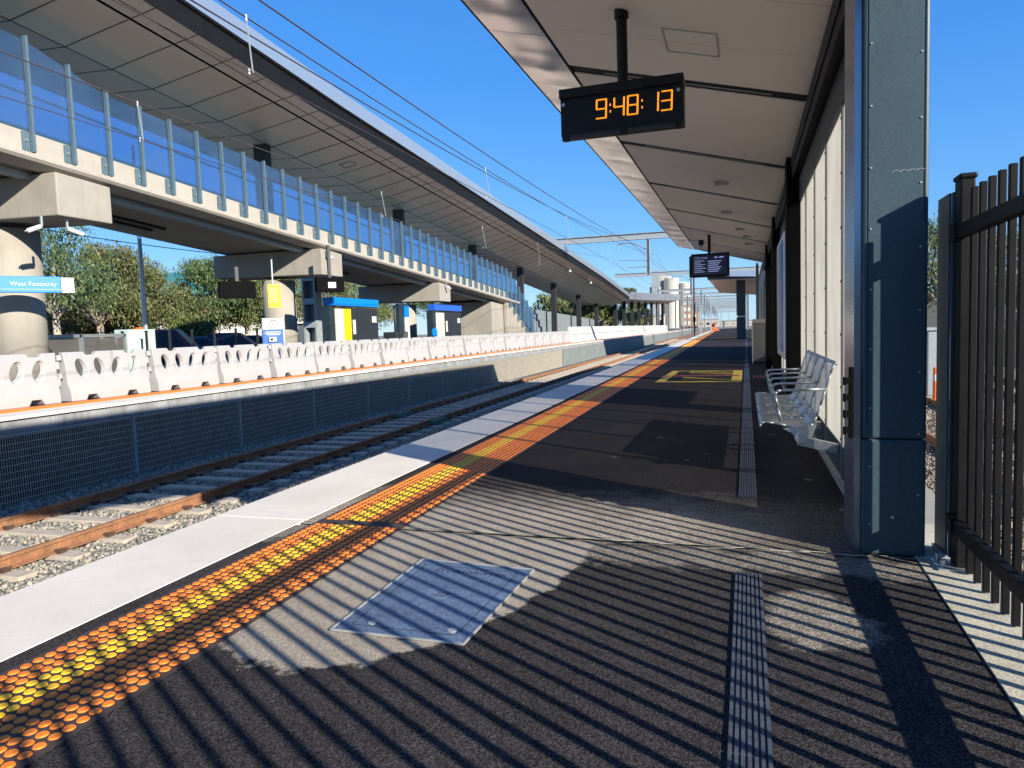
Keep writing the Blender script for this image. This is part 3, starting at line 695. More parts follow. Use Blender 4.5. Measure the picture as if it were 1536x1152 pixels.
for i,yc in enumerate((.6,11.6,22.1,33,43.8,54.8,66.1,77.9,89)):
    z0 = zd(yc)+.55 if yc < 46 else .14
    q = MB(); q.box((-15.95,yc-.17,z0),(-15.45,yc+.17,zi(yc)+.1)); q.build('column','dark',cn,bevel=.02)
for k,yy in enumerate((62,72)): MB().tube((-13.2,yy,pt(yy,-13.2)-.32),(-13.2,yy,pt(yy,-13.2)),.16,10,r2=.05).build('lamp','white',cn)
# upturned end of the far canopy
wg = thing('wing_canopy','silver wing-shaped canopy rising beyond the foot of the sloping canopy','canopy',(-14,120,5))
Q = [(96,-12.45,4.99,-18.4,4.8),(115,-12.2,5.45,-17.5,5.1),(140,-11.5,6.2,-16,5.6),(170,-10.5,7.1,-14,6.3)]
def strip2(profs,name,mt):
    mb = MB(); n = len(profs[0])
    for P in profs: mb.v += [tuple(p) for p in P]
    for k in range(len(profs)-1):
        for i in range(n-1): mb.f.append((k*n+i,k*n+i+1,(k+1)*n+i+1,(k+1)*n+i)); mb.mi.append(0)
    return mb.build(name, mt, wg)
strip2([[(xb,y,zb_),(xa-.4,y,za-.05)] for y,xa,za,xb,zb_ in Q],'soffit','soffit')
strip2([[(xa-.4,y,za-.05),(xa,y,za),(xa+.2,y,za+1.0+(y-96)*.006),(xb,y,zb_+1.4)] for y,xa,za,xb,zb_ in Q],'silver_roof','silver')
for i,yc in enumerate((100,108,116,124,133,142,152,162)):
    q = MB(); q.box((-15.2+.02*(yc-100),yc-.25,.14),(-14.7+.02*(yc-100),yc+.25,5.2+(yc-100)*.018)); q.build('column','dark',wg)

# ------------------------------------------------------------------ far platform furniture
sg = thing('station_name_sign','blue name sign reading West Footscray fixed across the first round pier','sign',(-15.2,11.9,2.3))
# sign hangs from the pier as a long box square to the tracks, then turned slightly
def P3(u, w, z):  # u along the sign, w outward
    ux, uy = .60, .80
    return (-15.21+u*ux+w*uy, 12.10+u*uy-w*ux, z)
def obox(mb, u0,u1,w0,w1,z0,z1,dz=0.):
    mb.hexa([P3(u0,w0,z0),P3(u1,w0,z0+dz),P3(u1,w1,z0+dz),P3(u0,w1,z0),P3(u0,w0,z1),P3(u1,w0,z1+dz),P3(u1,w1,z1+dz),P3(u0,w1,z1)]); return mb
obox(MB(),-.30,.86,.05,.13,2.43,2.80).build('blue_panel','blue',sg,bevel=.015)
obox(MB(),.862,1.12,.05,.13,2.43,2.78).build('white_panel','whitepaint',sg,bevel=.01)
obox(MB(),-.28,.85,.13,.134,2.505,2.513).build('rule','whitepaint',sg)
obox(MB(),-.30,.70,-.1,.05,2.55,2.72).build('bracket','gsteel',sg)
text('lettering','West Footscray','whitepaint',sg,P3(-.10,.134,2.585),(.60,.80,0),(0,0,1),.135,.004)
def cam_dome(loc, ax, label, mirror=1):
    t = thing('security_camera',label,'camera',loc,'security cameras on the ramp piers')
    x,y,z = loc
    MB().tube((x,y,z),(x,y,z-.22),.03,8).build('stem','steel',t)
    MB().bar((x,y,z-.22),(x+ax[0]*.35,y+ax[1]*.35,z-.34),.11,.10).build('housing','white',t,bevel=.02)
    MB().bar((x+ax[0]*.35,y+ax[1]*.35,z-.33),(x+ax[0]*.40,y+ax[1]*.40,z-.35),.13,.02).build('sun_hood','white',t)
cam_dome((-14.3,12.1,4.06),(-.5,-.6),'white bullet camera hanging under the first crosshead, aimed left')
cam_dome((-14.15,12.6,4.06),(.5,.75),'white bullet camera hanging under the first crosshead, aimed right')
cam_dome((-13.85,23.0,4.4),(.6,.3),'white bullet camera on the end face of the second crosshead')
cam_dome((-15.9,22.6,4.25),(.2,-.7),'camera cluster on the front of the second crosshead')
cam_dome((-13.85,34.4,3.85),(.6,.3),'small white camera on the end of the third crosshead')
# information totem (px 385-425)
it = thing('information_totem','white and blue information totem with a circled i beside the second pier','totem',(-13.4,18.9,.14))
def G3(u,w,z,o=(-13.4,18.9),d=(.62,.785)): return (o[0]+u*d[0]+w*d[1], o[1]+u*d[1]-w*d[0], z)
def gbox(mb,u0,u1,w0,w1,z0,z1,o=(-13.4,18.9),d=(.62,.785)):
    mb.hexa([G3(u0,w0,z0,o,d),G3(u1,w0,z0,o,d),G3(u1,w1,z0,o,d),G3(u0,w1,z0,o,d),G3(u0,w0,z1,o,d),G3(u1,w0,z1,o,d),G3(u1,w1,z1,o,d),G3(u0,w1,z1,o,d)]); return mb
gbox(MB(),-.32,.36,-.10,0,.14,1.86).build('case','steel',it,bevel=.01)
gbox(MB(),-.32,.30,0,.012,1.52,1.86).build('header_panel','whitepaint',it)
gbox(MB(),-.32,.30,0,.014,.75,1.51).build('blue_panel','deepblue',it)
text('lettering','i','black',it,G3(-.03,.014,1.60),(.62,.785,0),(0,0,1),.24,.003)
rg = MB(); n = 24
for i in range(n):
    a = 2*math.pi*i/n; b = 2*math.pi*(i+1)/n
    rg.bar(G3(.0+.12*math.cos(a),.016,1.68+.12*math.sin(a)), G3(.0+.12*math.cos(b),.016,1.68+.12*math.sin(b)),.004,.014)
rg.build('ring','black',it)
gbox(MB(),-.16,.08,.014,.07,1.13,1.28).build('call_unit','steel',it,bevel=.01)
gbox(MB(),-.12,-.04,.07,.075,1.17,1.24).build('grille','black',it)
tx = MB()
for j,(a,b) in enumerate(((-.24,.22),(-.26,.24),(-.2,.2))): gbox(tx,a,b,.014,.017,1.43-j*.045,1.45-j*.045)
for j,(a,b) in enumerate(((-.24,.22),(-.26,.24),(-.2,.2),(-.22,.1))): gbox(tx,a,b,.014,.017,1.05-j*.05,1.07-j*.05)
tx.build('text_line','whitepaint',it)
yn = thing('hanging_notice','yellow notice hanging by the second pier above the information totem','notice',(-13.6,19.3,2.4))
gbox(MB(),-.17,.22,0,.02,2.20,2.92,(-13.6,19.3)).build('board','yellow',yn)
tx = MB()
for j in range(8): gbox(tx,-.12,.15-.03*(j%3),.02,.022,2.80-j*.06,2.812-j*.06,(-13.6,19.3))
tx.build('text_line','covertrim',yn)
gbox(MB(),-.02,.02,-.02,-.001,2.9,3.7,(-13.6,19.3)).build('hanger','gsteel',yn)
def ledbox(loc, w, label, d=(.62,.785), zt=3.3):
    t = thing('hanging_display',label,'display',loc,'hanging displays on the far platform'); o = loc[:2]
    gbox(MB(),-w/2,w/2,-.12,.10,loc[2],loc[2]+.50,o,d).build('case','flatblack',t,bevel=.02)
    gbox(MB(),-w/2+.07,w/2-.07,.10,.104,loc[2]+.08,loc[2]+.42,o,d).build('screen','flatblack',t)
    gbox(MB(),-.05,.05,-.05,.05,loc[2]+.5,zt,o,d).build('hanger','dark',t)
    return t
ledbox((-14.0,18.1,2.47),1.05,'black hanging display left of the yellow notice under the second crosshead',zt=3.4)
t = ledbox((-13.2,22.0,2.78),1.0,'black hanging display with small white sticker right of the second crosshead',zt=4.4)
gbox(MB(),-.1,.18,.104,.11,2.92,3.12,(-13.2,22.0)).build('sticker','whitepaint',t)
def shelter(yc, L, label, x=-13.6, top='blue', yellow=True):
    t = thing('platform_shelter',label,'shelter',(x,yc,.14),'platform shelters with blue tops')
    MB().box((x-.40,yc+.05,.14),(x-.05,yc+.3,2.35)).build('end_wall','darkteal',t,bevel=.02)
    MB().box((x-.12,yc+.3,.14),(x-.05,yc+L,2.30)).build('back_panel','dark',t)
    MB().box((x-.36,yc+.12,2.36),(x+.03,yc+L,2.66)).build('top_band',top,t,bevel=.015)
    MB().box((x-.05,yc+.38,1.0),(x-.02,yc+.95,2.25)).build('poster','cream',t)
    if yellow: MB().box((x-.05,yc+1.0,1.0),(x-.02,yc+1.5,2.25)).build('poster','yellow',t)
    else: MB().box((x-.05,yc+1.0,1.0),(x-.02,yc+1.4,2.25)).build('poster','cream',t)
    MB().box((x-.05,yc+1.65,1.3),(x-.03,yc+1.85,1.85)).build('small_notice','whitepaint',t)
    MB().box((x-.05,yc+L-.5,1.75),(x-.03,yc+L-.15,2.0)).build('small_notice','whitepaint',t)
    b = MB()
    for k in range(4):
        y = yc+1.8+k*.55
        b.path([(x+.05,y,.95),(x+.12,y,1.02),(x+.12,y+.5,1.02),(x+.05,y+.5,.95)],.015)
        b.box((x,y,.55),(x+.5,y+.5,.57)); b.box((x,y+.02,.6),(x+.03,y+.48,.98))
    b.build('bench_seat','perf',t); return t
shelter(22.6,3.7,'shelter with bright blue top and yellow poster between second and third pier')
shelter(32.0,3.8,'shelter with deep blue top partly behind the third crosshead',top='deepblue',yellow=False)
t = thing('ticket_reader_post','dark post with a blue and white sign panel left of the third pier','sign post',(-13.7,28.6,.14))
MB().box((-13.9,28.5,.14),(-13.75,29.5,2.6)).build('post','darkteal',t)
MB().box((-13.74,29.0,1.0),(-13.70,29.45,2.0)).build('white_panel','whitepaint',t); MB().box((-13.74,29.0,2.0),(-13.70,29.45,2.5)).build('blue_panel','blue',t)
t = thing('bin','grey perforated litter bin by the third pier','bin',(-13.4,27.2,.14)); MB().box((-13.9,27.2,.14),(-13.3,28.4,1.35)).build('body','dark',t,bevel=.03); MB().box((-13.3,27.9,.5),(-13.28,28.35,1.3)).build('grille','perfbin',t)
t = thing('help_disc','round blue help sign just right of the third pier','sign',(-13.4,31.5,.14)); MB().tube((-13.4,31.5,.14),(-13.4,31.5,1.0),.04,8).build('post','gsteel',t); MB().tube((-13.4,31.5,1.25),(-13.32,31.5,1.25),.25,20).build('disc','blue',t)
# perforated cabinets behind the first barriers
for i,(x,y) in enumerate(((-19.2,15.6),(-19.2,17.3))):
    t = thing('bicycle_cage','x','cage',(x,y,.14),'perforated metal cages behind the barriers'); t['label'] = ('perforated silver cage just right of the first pier','perforated silver cage beside the pale green cabinet')[i]
    MB().box((x-.6,y+.03,.2),(x,y+1.6,1.45)).build('panel','perfbin',t); f = MB()
    for yy_ in (y,y+1.63): f.box((x-.02,yy_-.03,.14),(x+.04,yy_+.03,1.55))
    f.box((x-.02,y,1.46),(x+.04,y+1.66,1.56)); f.build('frame','steel',t)
t = thing('equipment_cabinet','small pale green cabinet behind the barriers right of the silver cages','cabinet',(-19.3,19.3,.14)); MB().box((-19.9,19.2,.14),(-19.3,20.4,1.7)).build('body',mat('pale_green',(.42,.55,.50),.6),t,bevel=.03); MB().box((-19.298,19.3,.9),(-19.28,20.3,.93)).build('louvre','gsteel',t)
# light pole and catenary mast
t = thing('light_pole','tall slender galvanised light pole left of the parked cars','light pole',(-20.0,20.7,.0))
MB().tube((-20,20.7,0),(-20,20.7,8.2),.095,12,r2=.05).build('pole','steel',t); MB().bar((-20,20.7,5.6),(-19.6,20.9,5.68),.05,.05).build('camera_arm','gsteel',t)
t = thing('slotted_mast','grey steel mast with rectangular slots right of the second pier','mast',(-18.9,29.8,0))
q = MB(); q.box((-19.25,29.55,.0),(-19.17,30.05,6.5)); q.box((-18.63,29.55,.0),(-18.55,30.05,6.5)); q.box((-19.25,30.05,0),(-18.55,30.1,6.5))
q.build('channel','gsteel',t)
z = .6
while z < 6.3: MB().box((-19.17,29.55,z),(-18.63,29.6,z+.28)).build('batten_plate','gsteel',t); z += 1.1
# ------------------------------------------------------------------ trees
def tree(name,label,x,y,h,r,mt,nl=4200,base=0.,th=.45,lean=0,group='gum trees behind the far platform',ls=.13,squash=1.0,clumps=26):
    t = thing(name,label,'tree',(x,y,base),group); rg_ = random.Random(int(x*13+y*7)); q = MB()
    top = Vector((x+lean,y,base+h*.72)); b0 = Vector((x,y,base)); f = b0.lerp(top,th)+Vector((rg_.uniform(-.2,.2),0,0))
    q.tube(b0,f,.045*r+.09,9,r2=.035*r+.06); cl = []
    for i in range(clumps):
        a = rg_.uniform(0,2*math.pi); zz = rg_.uniform(th*.72+.08,.95); rr = r*math.sqrt(max(.05,1-((zz-.58)/.46)**2))*rg_.uniform(.35,.95)
        cl.append(Vector((x+lean*zz+rr*math.cos(a), y+rr*math.sin(a)*squash, base+h*zz)))
    cl.append(Vector((x+lean,y,base+h*.93)))
    for c in cl[:14]:
        mid = f.lerp(c,.5)+Vector((rg_.uniform(-.2,.2),rg_.uniform(-.2,.2),.15*r)); q.tube(f,mid,.05+.012*r,5,r2=.04,caps=False); q.tube(mid,c,.04,4,r2=.012,caps=False)
    q.build('trunk','trunk',t,smooth=True)
    n = nl; ci = RNG.integers(0,len(cl),n); C = np.array([list(c) for c in cl])[ci]
    d = RNG.normal(size=(n,3)); d /= np.linalg.norm(d,axis=1)[:,None]
    cr = (r*RNG.uniform(.24,.42,len(cl)))[ci]; P = C + d*(cr*RNG.random(n)**.45)[:,None]*np.array([1,1,.85])
    P[:,2] = np.maximum(P[:,2], base+h*RNG.uniform(.22,.34,n))
    L = ls*RNG.uniform(.8,1.8,n)*1.5; Wd = ls*RNG.uniform(.35,.7,n)
    ax = RNG.normal(size=(n,3))*.55; ax[:,2] -= .9; ax /= np.linalg.norm(ax,axis=1)[:,None]
    s = np.cross(ax,RNG.normal(size=(n,3))); s /= np.linalg.norm(s,axis=1)[:,None]
    a = P - ax*L[:,None]/2; b = P + ax*L[:,None]/2; w = s*Wd[:,None]/2
    V = np.stack([a,P-w,b,P+w],1)-np.array([x,y,base])
    me = bpy.data.meshes.new('crown'); me.vertices.add(4*n); me.vertices.foreach_set('co',V.ravel()); me.loops.add(4*n); me.loops.foreach_set('vertex_index',np.arange(4*n))
    me.polygons.add(n); me.polygons.foreach_set('loop_start',np.arange(0,4*n,4)); me.polygons.foreach_set('loop_total',np.full(n,4)); me.update(calc_edges=True); me.materials.append(M[mt])
    o = bpy.data.objects.new('crown',me); COL.objects.link(o); o.parent = t
    return t
def pol(az, d): return -math.sin(R(az))*d, math.cos(R(az))*d
TR = [(49.3,37,6.6,2.6,'leafB','tall thin gum with forked white trunk right behind the sign',.0,3000),
 (46.8,42,6.1,3.2,'leafA','largest olive gum tree left of the light pole',.0,8000),
 (44.9,45,5.7,2.4,'leafC','yellow-green gum tree directly behind the light pole',.0,5000),
 (41.8,42,4.1,2.3,'leafA','low reddish gum tree right of the light pole',.0,4500),
 (39.4,43,5.6,2.4,'leafB','grey-green gum tree left of the second crosshead',.0,6000),
 (37.2,44,5.2,2.6,'leafC','gum tree with white trunk behind the black display',.0,6000),
 (35.0,46,5.6,2.4,'leafA','gum tree behind the second round pier',.0,3500),
 (31.6,52,5.3,2.3,'leafA','reddish gum tree behind the slotted mast',.0,4000),
 (29.2,54,5.4,2.8,'leafC','gum tree behind the display with white sticker',.0,4500),
 (25.9,60,6.0,2.6,'leafB','gum tree seen right of the bright blue shelter',.0,4000),
 (23.0,62,6.0,2.6,'leafC','gum tree seen left of the deep blue shelter',.0,4000),
 (49.0,46,3.5,2.0,'leafA','brownish bush tree low beside the first pier',.0,3000),
 (47.6,47,3.8,1.6,'leafC','small yellow-green tree next to the brownish bush tree',.0,2300),
 (46.0,48,2.9,1.8,'leafB','small thin tree in front of the white wall',.0,1300),
 (40.9,36,2.3,1.3,'leafC','small bushy tree by the parked cars',.0,2200)]
for az,d,h,r,mt,lb,le,nl in TR:
    d *= 1.33; h = 1.21+(h-1.21)*1.33; r *= 1.33
    x,y = pol(az,d); tree('gum_tree',lb,x,y,h,r,mt,int(nl*2.1),lean=le,ls=.15,clumps=34)
for i,(az,d,h,r) in enumerate(((13.6,100,6,3.2),(12.6,110,6.5,3.4),(11.6,120,6,3),(10.6,95,5.4,2.8),(9.6,110,4.6,2.6),(8.7,130,5.2,2.8),(7.3,160,5,3.2),(6.6,170,5,3))):
    x,y = pol(az,d); tree('gum_tree','distant gum tree under the canopy end, %s from the left' % nth(i+1),x,y,h,r,('leafC','leafA','leafB')[i%3],1500,ls=.3,group='distant trees beyond the far canopy')
for i,(az,d,h,r,b) in enumerate(((7.5,330,19,5,0),(6.8,340,16,5,0))):
    x,y = pol(az,d); tree('large_tree','big dark tree on the skyline above the wing canopy, %s' % ('left one','right one')[i],x,y,h,r,'leafB',2200,ls=.9,group='skyline trees')
# right-hand bank
bnk = MB(); bnk.prism([(11.5,-1.5),(16,.4),(40,5.5),(80,6),(80,-1.5)],1,5,300); struct('bank',bnk,mat('dry_grass_bank',(.16,.13,.06),.9,0,.3,.8,b=.5,bs=8,fine=.3))
for i,(az,d,h,r) in enumerate(((-13.2,52,7.0,2.4),(-14.4,46,5.4,2.6),(-15.6,54,7.5,3),(-17.1,58,6.0,2.8),(-18.6,50,5.6,2.6),(-20.2,56,6.6,3),(-21.8,48,5,2.4))):
    x,y = pol(az,d); tree('bank_tree','leafy tree on the bank behind the black fence, %s from the left' % nth(i+1),x,y,h,r,('leafB','leafA')[i%2],3600,base=.3,group='trees on the right-hand bank',th=.3)
# ------------------------------------------------------------------ buildings
b1 = thing('warehouse','long warehouse with teal roof and white piers behind the gum trees','building',(-65,60,0))
def pbox(mb,az0,az1,d0,d1,z0,z1):
    d0 *= 1.33; d1 *= 1.33; z0 = z0*1.33 if z0 > 0 else z0; z1 = 1.21+(z1-1.21)*1.33
    p = [pol(az0,d0),pol(az1,d0),pol(az1,d1),pol(az0,d1)]
    mb.hexa([(x,y,z0) for x,y in p]+[(x,y,z1) for x,y in p]); return mb
pbox(MB(),53.5,44.5,72,90,0,4.9).build('dark_wall','black',b1); pbox(MB(),53.6,44.4,71,91,4.9,7.0).build('roof','tealroof',b1)
q = MB(); p0,p1 = pol(45,106),pol(32,106); p2,p3 = pol(32,125),pol(45,125)
q.hexa([(*p0,7.6),(*p1,7.6),(*p2,7.6),(*p3,7.6),(*p0,8.6),(*p1,8.6),(*p2,12.2),(*p3,12.2)]); q.build('roof','tealroof',b1)
pbox(MB(),45,32,80.6,93,0,6.0).build('dark_teal_wall','darkteal',b1); q = MB()  # wall behind the white piers, one dark teal tone
for k in range(10): a = 44.3-k*1.2; pbox(q,a,a-.6,80.0,80.6,2.5,5.95)
q.build('white_pier','whitepaint',b1)
b2 = thing('white_wall','low white garden wall between the trees and the car park','wall',(-40,40,0)); pbox(MB(),49.5,33.5,57,57.5,0,2.5).build('wall','whitepaint',b2); pbox(MB(),49.5,33.5,56.95,57.55,2.5,2.58).build('coping','tan',b2)
t = thing('red_sign','small red sign hanging beside the light pole','sign',(*pol(44.4,50),0)); x,y = pol(44.4,50); MB().tube((x,y,0),(x,y,1.7),.05,6).build('post','gsteel',t); MB().cbox((x,y,2.0),(.5,.4,.45)).build('panel','orange',t,bevel=.1)
sil = thing('grain_silos','cluster of tall cream concrete silos on the skyline','silos',(*pol(4.4,420),0))
for k,(az,hh,rr) in enumerate(((5.35,24,3.2),(4.75,30,4.8),(4.1,28.5,4.2),(3.55,26.5,4.0),(3.1,25.5,3.2))):
    x,y = pol(az,420+8*(k%2)); MB().tube((x,y,0),(x,y,hh),rr,24).build('silo','silo',sil,smooth=False)
x,y = pol(5.2,418); MB().box((x-2.6,y-4,0),(x+1.6,y+2,33)).build('lift_tower','gsteel',sil); x,y = pol(4.5,424); MB().box((x-6,y-1,29.5),(x+1,y+1,33.0)).build('head_house','silo',sil)
bt = thing('brick_block','small brown brick office block right of the silos','building',(*pol(2.7,330),0)); x,y = pol(2.7,330)
MB().box((x-3.5,y-5,0),(x+3.5,y+5,13.5)).build('wall','brick',bt); q = MB()
for j in range(4):
    for k in range(3): q.box((x-2.9+k*2.1,y-5.05,1.5+j*3),(x-1.5+k*2.1,y-5.003,3.2+j*3))
q.build('window','cream',bt); MB().box((x-3.7,y-5.2,13.5),(x+3.7,y+5.2,14)).build('roof','tan',bt)
for i,(az,d,w,hh) in enumerate(((12.9,150,9,4.5),(9.9,180,10,4.5),(6.0,260,12,5),(1.6,400,14,4),(-.8,420,16,3),(.6,450,12,3))):
    x,y = pol(az,d); t = thing('low_building','x','building',(x,y,0),'low buildings beyond the station'); t['label'] = 'low pale building on the horizon, %s from the left' % nth(i+1)
    MB().box((x-w/2,y-3,0),(x+w/2,y+3,hh)).build('wall','tan',t); MB().box((x-w/2-.3,y-3.3,hh),(x+w/2+.3,y+3.3,hh+.5)).build('roof','gsteel',t)
    q = MB()
    for k in range(4): q.box((x-w/2+.8+k*w/4,y-3.06,1.2),(x-w/2+.8+k*w/4+w/9,y-3.01,hh-1.5))
    q.build('window','dark',t)
# ------------------------------------------------------------------ cars
def car(az, d, paint, label, rot, hgt=1.5):
    d *= 1.33; x,y = pol(az,d); t = thing('parked_car',label,'car',(0,0,0),'cars parked behind the far platform')
    L,Wd = 4.4,1.8; side = [(-2.2,.35),(-2.2,.75),(-2.05,.88),(-1.25,.98),(-.55,hgt),(.95,hgt),(1.75,.98),(2.15,.92),(2.2,.35)]
    q = MB(); n = len(side); ys = lambda z: .9 if z < 1 else .68
    q.add([(a,-ys(z),z) for a,z in side]+[(a,ys(z),z) for a,z in side],[tuple(range(n)),tuple(range(2*n-1,n-1,-1))]+[(i,(i+1)%n,n+(i+1)%n,n+i) for i in range(n)]); q.build('body',paint,t,bevel=.06)
    for s in (-1,1):
        for seg in (((-1.05,1.02),(-.50,hgt-.07),(.15,hgt-.07),(.15,1.02)),((.22,1.02),(.22,hgt-.07),(.88,hgt-.07),(1.45,1.02))):
            q = MB(); v = [(a,s*(.905 if z<1.1 else .71),z) for a,z in seg]; q.add(v+[(a,b-s*.03,z) for a,b,z in v],[(0,1,2,3),(4,7,6,5),(0,4,5,1),(1,5,6,2),(2,6,7,3),(3,7,4,0)]); q.build('window','glassdark',t)
    q = MB(); q.hexa([(-1.24,-.62,1.0),(-1.24,.62,1.0),(-.58,.55,hgt-.04),(-.58,-.55,hgt-.04),(-1.28,-.62,1.02),(-1.28,.62,1.02),(-.62,.55,hgt-.02),(-.62,-.55,hgt-.02)]); q.build('windscreen','glassdark',t)
    for a in (-1.4,1.4):
        for s in (-.86,.86):
            w = MB(); w.tube((a,s-.1,.33),(a,s+.1,.33),.33,16); wo = w.build('wheel','rubber',t); MB().tube((a,s-.11,.33),(a,s+.11,.33),.19,10).build('rim','steel',wo)
    for s in (-.65,.65): MB().cbox((-2.2,s,.7),(.06,.35,.14)).build('headlight','lamp',t)
    t.location = (x,y,0); t.rotation_euler = (0,0,R(rot))
CS = [(47.0,30,'navy','dark blue car roof just right of the pale cabinet',20,1.45),(45.6,31,'greycar','grey car behind the bent sapling left of the light pole',25,1.5),(43.3,29,'red','maroon four-wheel drive behind the light pole',30,1.85),(41.5,31,'navy','blue hatchback right of the maroon four-wheel drive',35,1.5),
 (39.0,32,'red','long maroon car left of the information totem',30,1.65),(37.6,35,'navy','dark car at the end of the row near the totem',30,1.5),(48.9,30,'navy','blue car mostly hidden behind the first pier',15,1.6),(31.0,44,'whitecar','white van glimpsed right of the slotted mast',10,2.0)]
for c in CS: car(*c)
# car park fence line
for k in range(9):
    az = 48.5-k*1.5; x,y = pol(az,27); t = thing('fence_post','x','post',(x,y,0),'dark posts along the car park'); t['label'] = 'dark square post along the car park edge, %s from the left' % nth(k+1)
    MB().cbox((x,y,.8),(.06,.06,1.6)).build('shaft','dark',t); MB().cbox((x,y,1.62),(.08,.08,.04)).build('cap','dark',t)
# ------------------------------------------------------------------ overhead line
def gantry(y, xl, xr, z, label, drops, zl=-1.3, left=True):
    t = thing('portal_gantry',label,'gantry',(xl,y,zl),'overhead line gantries')
    q = MB(); q.box((xl,y-.03,z-.25),(xr,y+.03,z+.25)); q.box((xl,y-.14,z+.21),(xr,y+.14,z+.25)); q.box((xl,y-.14,z-.25),(xr,y+.14,z-.21)); q.build('beam','gsteel',t)
    for x in ((xl,xr) if left else (xr,)): q = MB(); q.box((x-.16,y-.03,zl),(x+.16,y+.03,z+.35)); q.box((x-.16,y-.16,zl),(x-.12,y+.16,z+.35)); q.box((x+.12,y-.16,zl),(x+.16,y+.16,z+.35)); q.build('mast','gsteel',t)
    for xd,s in drops:
        q = MB(); q.box((xd-.14,y-.14,z-3.0),(xd-.10,y+.14,z-.2)); q.box((xd+.10,y-.14,z-3.0),(xd+.14,y+.14,z-.2)); q.box((xd-.1,y-.02,z-3.0),(xd+.1,y+.02,z-.2)); q.build('drop_post','gsteel',t)
        q = MB(); q.path([(xd,y,z-1.1),(xd+s*1.0,y,z-.55),(xd+s*1.9,y,z-.42),(xd+s*2.35,y,z-.6),(xd+s*2.4,y,z-1.0)],.045,6); q.path([(xd,y,z-1.9),(xd+s*2.3,y,z-1.75)],.025,5); q.path([(xd,y,z-2.35),(xd+s*1.6,y,z-2.35)],.03,5); q.build('registration_arm','steel',t)
    return t
gantry(56,-14.6,7.5,8.2,'nearest overhead gantry with its beam crossing above both platforms',[(-5.75,-1)],left=False)
gantry(98,-14.6,7.5,8.3,'second overhead gantry, its beam just below the nearest one',[(-4.5,-1)],left=False)
for i,y in enumerate((140,161,182,204,226,248,270,292,315,360,410)):
    gantry(y,-14+.01*y,1+.02*y,8.0,'distant overhead gantry over the tracks, %s beyond the station' % nth(i+1),[(-8.2,1),(-4.6,-1)])
for i,(x,y,h) in enumerate(((-3.9+.0,62,7.6),(-7,200,8),(-10,170,9),(-5.5,170,8),(-12,215,9),(-9,260,9),(-3,260,9),(-1.5,210,8.5),(-13,300,9),(-5,330,9),(1,330,9),(-2.6,130,7))):
    if i == 0: continue
    t = thing('line_mast','x','mast',(x,y,-1.3),'slender masts in the distance'); t['label'] = 'slender grey line mast far down the tracks, %s in order of distance' % nth(i)
    MB().box((x-.12,y-.12,-1.3),(x+.12,y+.12,h)).build('shaft','gsteel',t); MB().bar((x,y,h-.8),(x+1.6,y,h-.5),.06,.06).build('arm','gsteel',t)
t = thing('signal_mast','tall thin dark pole left of the departure screen far down the track','pole',(-3.7,88,-1.3)); MB().tube((-3.7,88,-1.3),(-3.7,88,8.6),.10,8).build('pole','dark',t); MB().cbox((-3.7,87.9,1.9),(.3,.3,.6)).build('signal_head','black',t)
M['wire'] = mat('weathered_wire', (.10, .07, .06), .5, .3)
def catenary(x, zc_, zm, ylo, label, drop_ys, extra=None):
    t = thing('overhead_wire',label,'overhead wire',(x,42,zc_),'overhead wires')
    ys = [-8+2.56*i for i in range(26)]
    def zm_(y): u = (y-9)/47.; return zm+(6.7-zm)*u*u if y >= 9 else zm+.5*((9-y)/17.)**2
    MB().path([(x+.12*math.sin(y*.06),y,zc_) for y in ys]+[(x,98,zc_),(x,360,zc_)],.0065,5).build('contact_wire','wire',t)
    MB().path([(x,y,zm_(y)) for y in ys]+[(x,62,6.2),(x,70,5.6),(x,77,5.4),(x,84,5.6),(x,92,6.2),(x,98,6.8),(x,119,5.5),(x,140,6.7),(x,161,5.5),(x,182,6.6),(x,360,6.0)],.009,5).build('messenger_wire','wire',t)
    for y in drop_ys:
        q = MB(); q.path([(x+.12*math.sin(y*.06),y,zc_),(x,y,zm_(y))],.008,4); q.tube((x,y,zm_(y)-.04),(x,y,zm_(y)+.03),.014,6); q.tube((x,y,zc_-.01),(x,y,zc_+.05),.013,6); q.build('dropper','gsteel',t)
    return t
catenary(-5.08,4.18,4.78,0,'overhead wires over the track nearest our platform',(7.0,15.2,23.5,31))
catenary(-8.55,4.3,4.86,0,'overhead wires over the visible far track in front of the ramp',(9.0,5.6,17,25,33))
t = thing('feeder_wire','pair of dark feeder cables crossing the sky beside the nearest overhead wires','cable',(-5.3,42,5.4))
MB().path([(-5.25,y,4.72+.0011*(y-5)**2) for y in range(-8,43,3)]+[(-5.25,74,5.9)],.0095,5).build('cable','wire',t); MB().path([(-5.0,y,5.02+.0007*(y-5)**2) for y in range(-8,43,3)]+[(-5.0,74,6.2)],.011,5).build('cable','wire',t)
t = thing('road_wires','thin wires with a dropper above the gum trees','cable',(*pol(47,33),5.5)); a,b = pol(52,33),pol(33,33)
for z0,z1 in ((6.4,5.2),(5.9,4.6)): MB().path([(a[0]+(b[0]-a[0])*k/8,a[1]+(b[1]-a[1])*k/8,z0+(z1-z0)*k/8-.15*math.sin(math.pi*k/8)) for k in range(9)],.018,4).build('wire','dark',t)
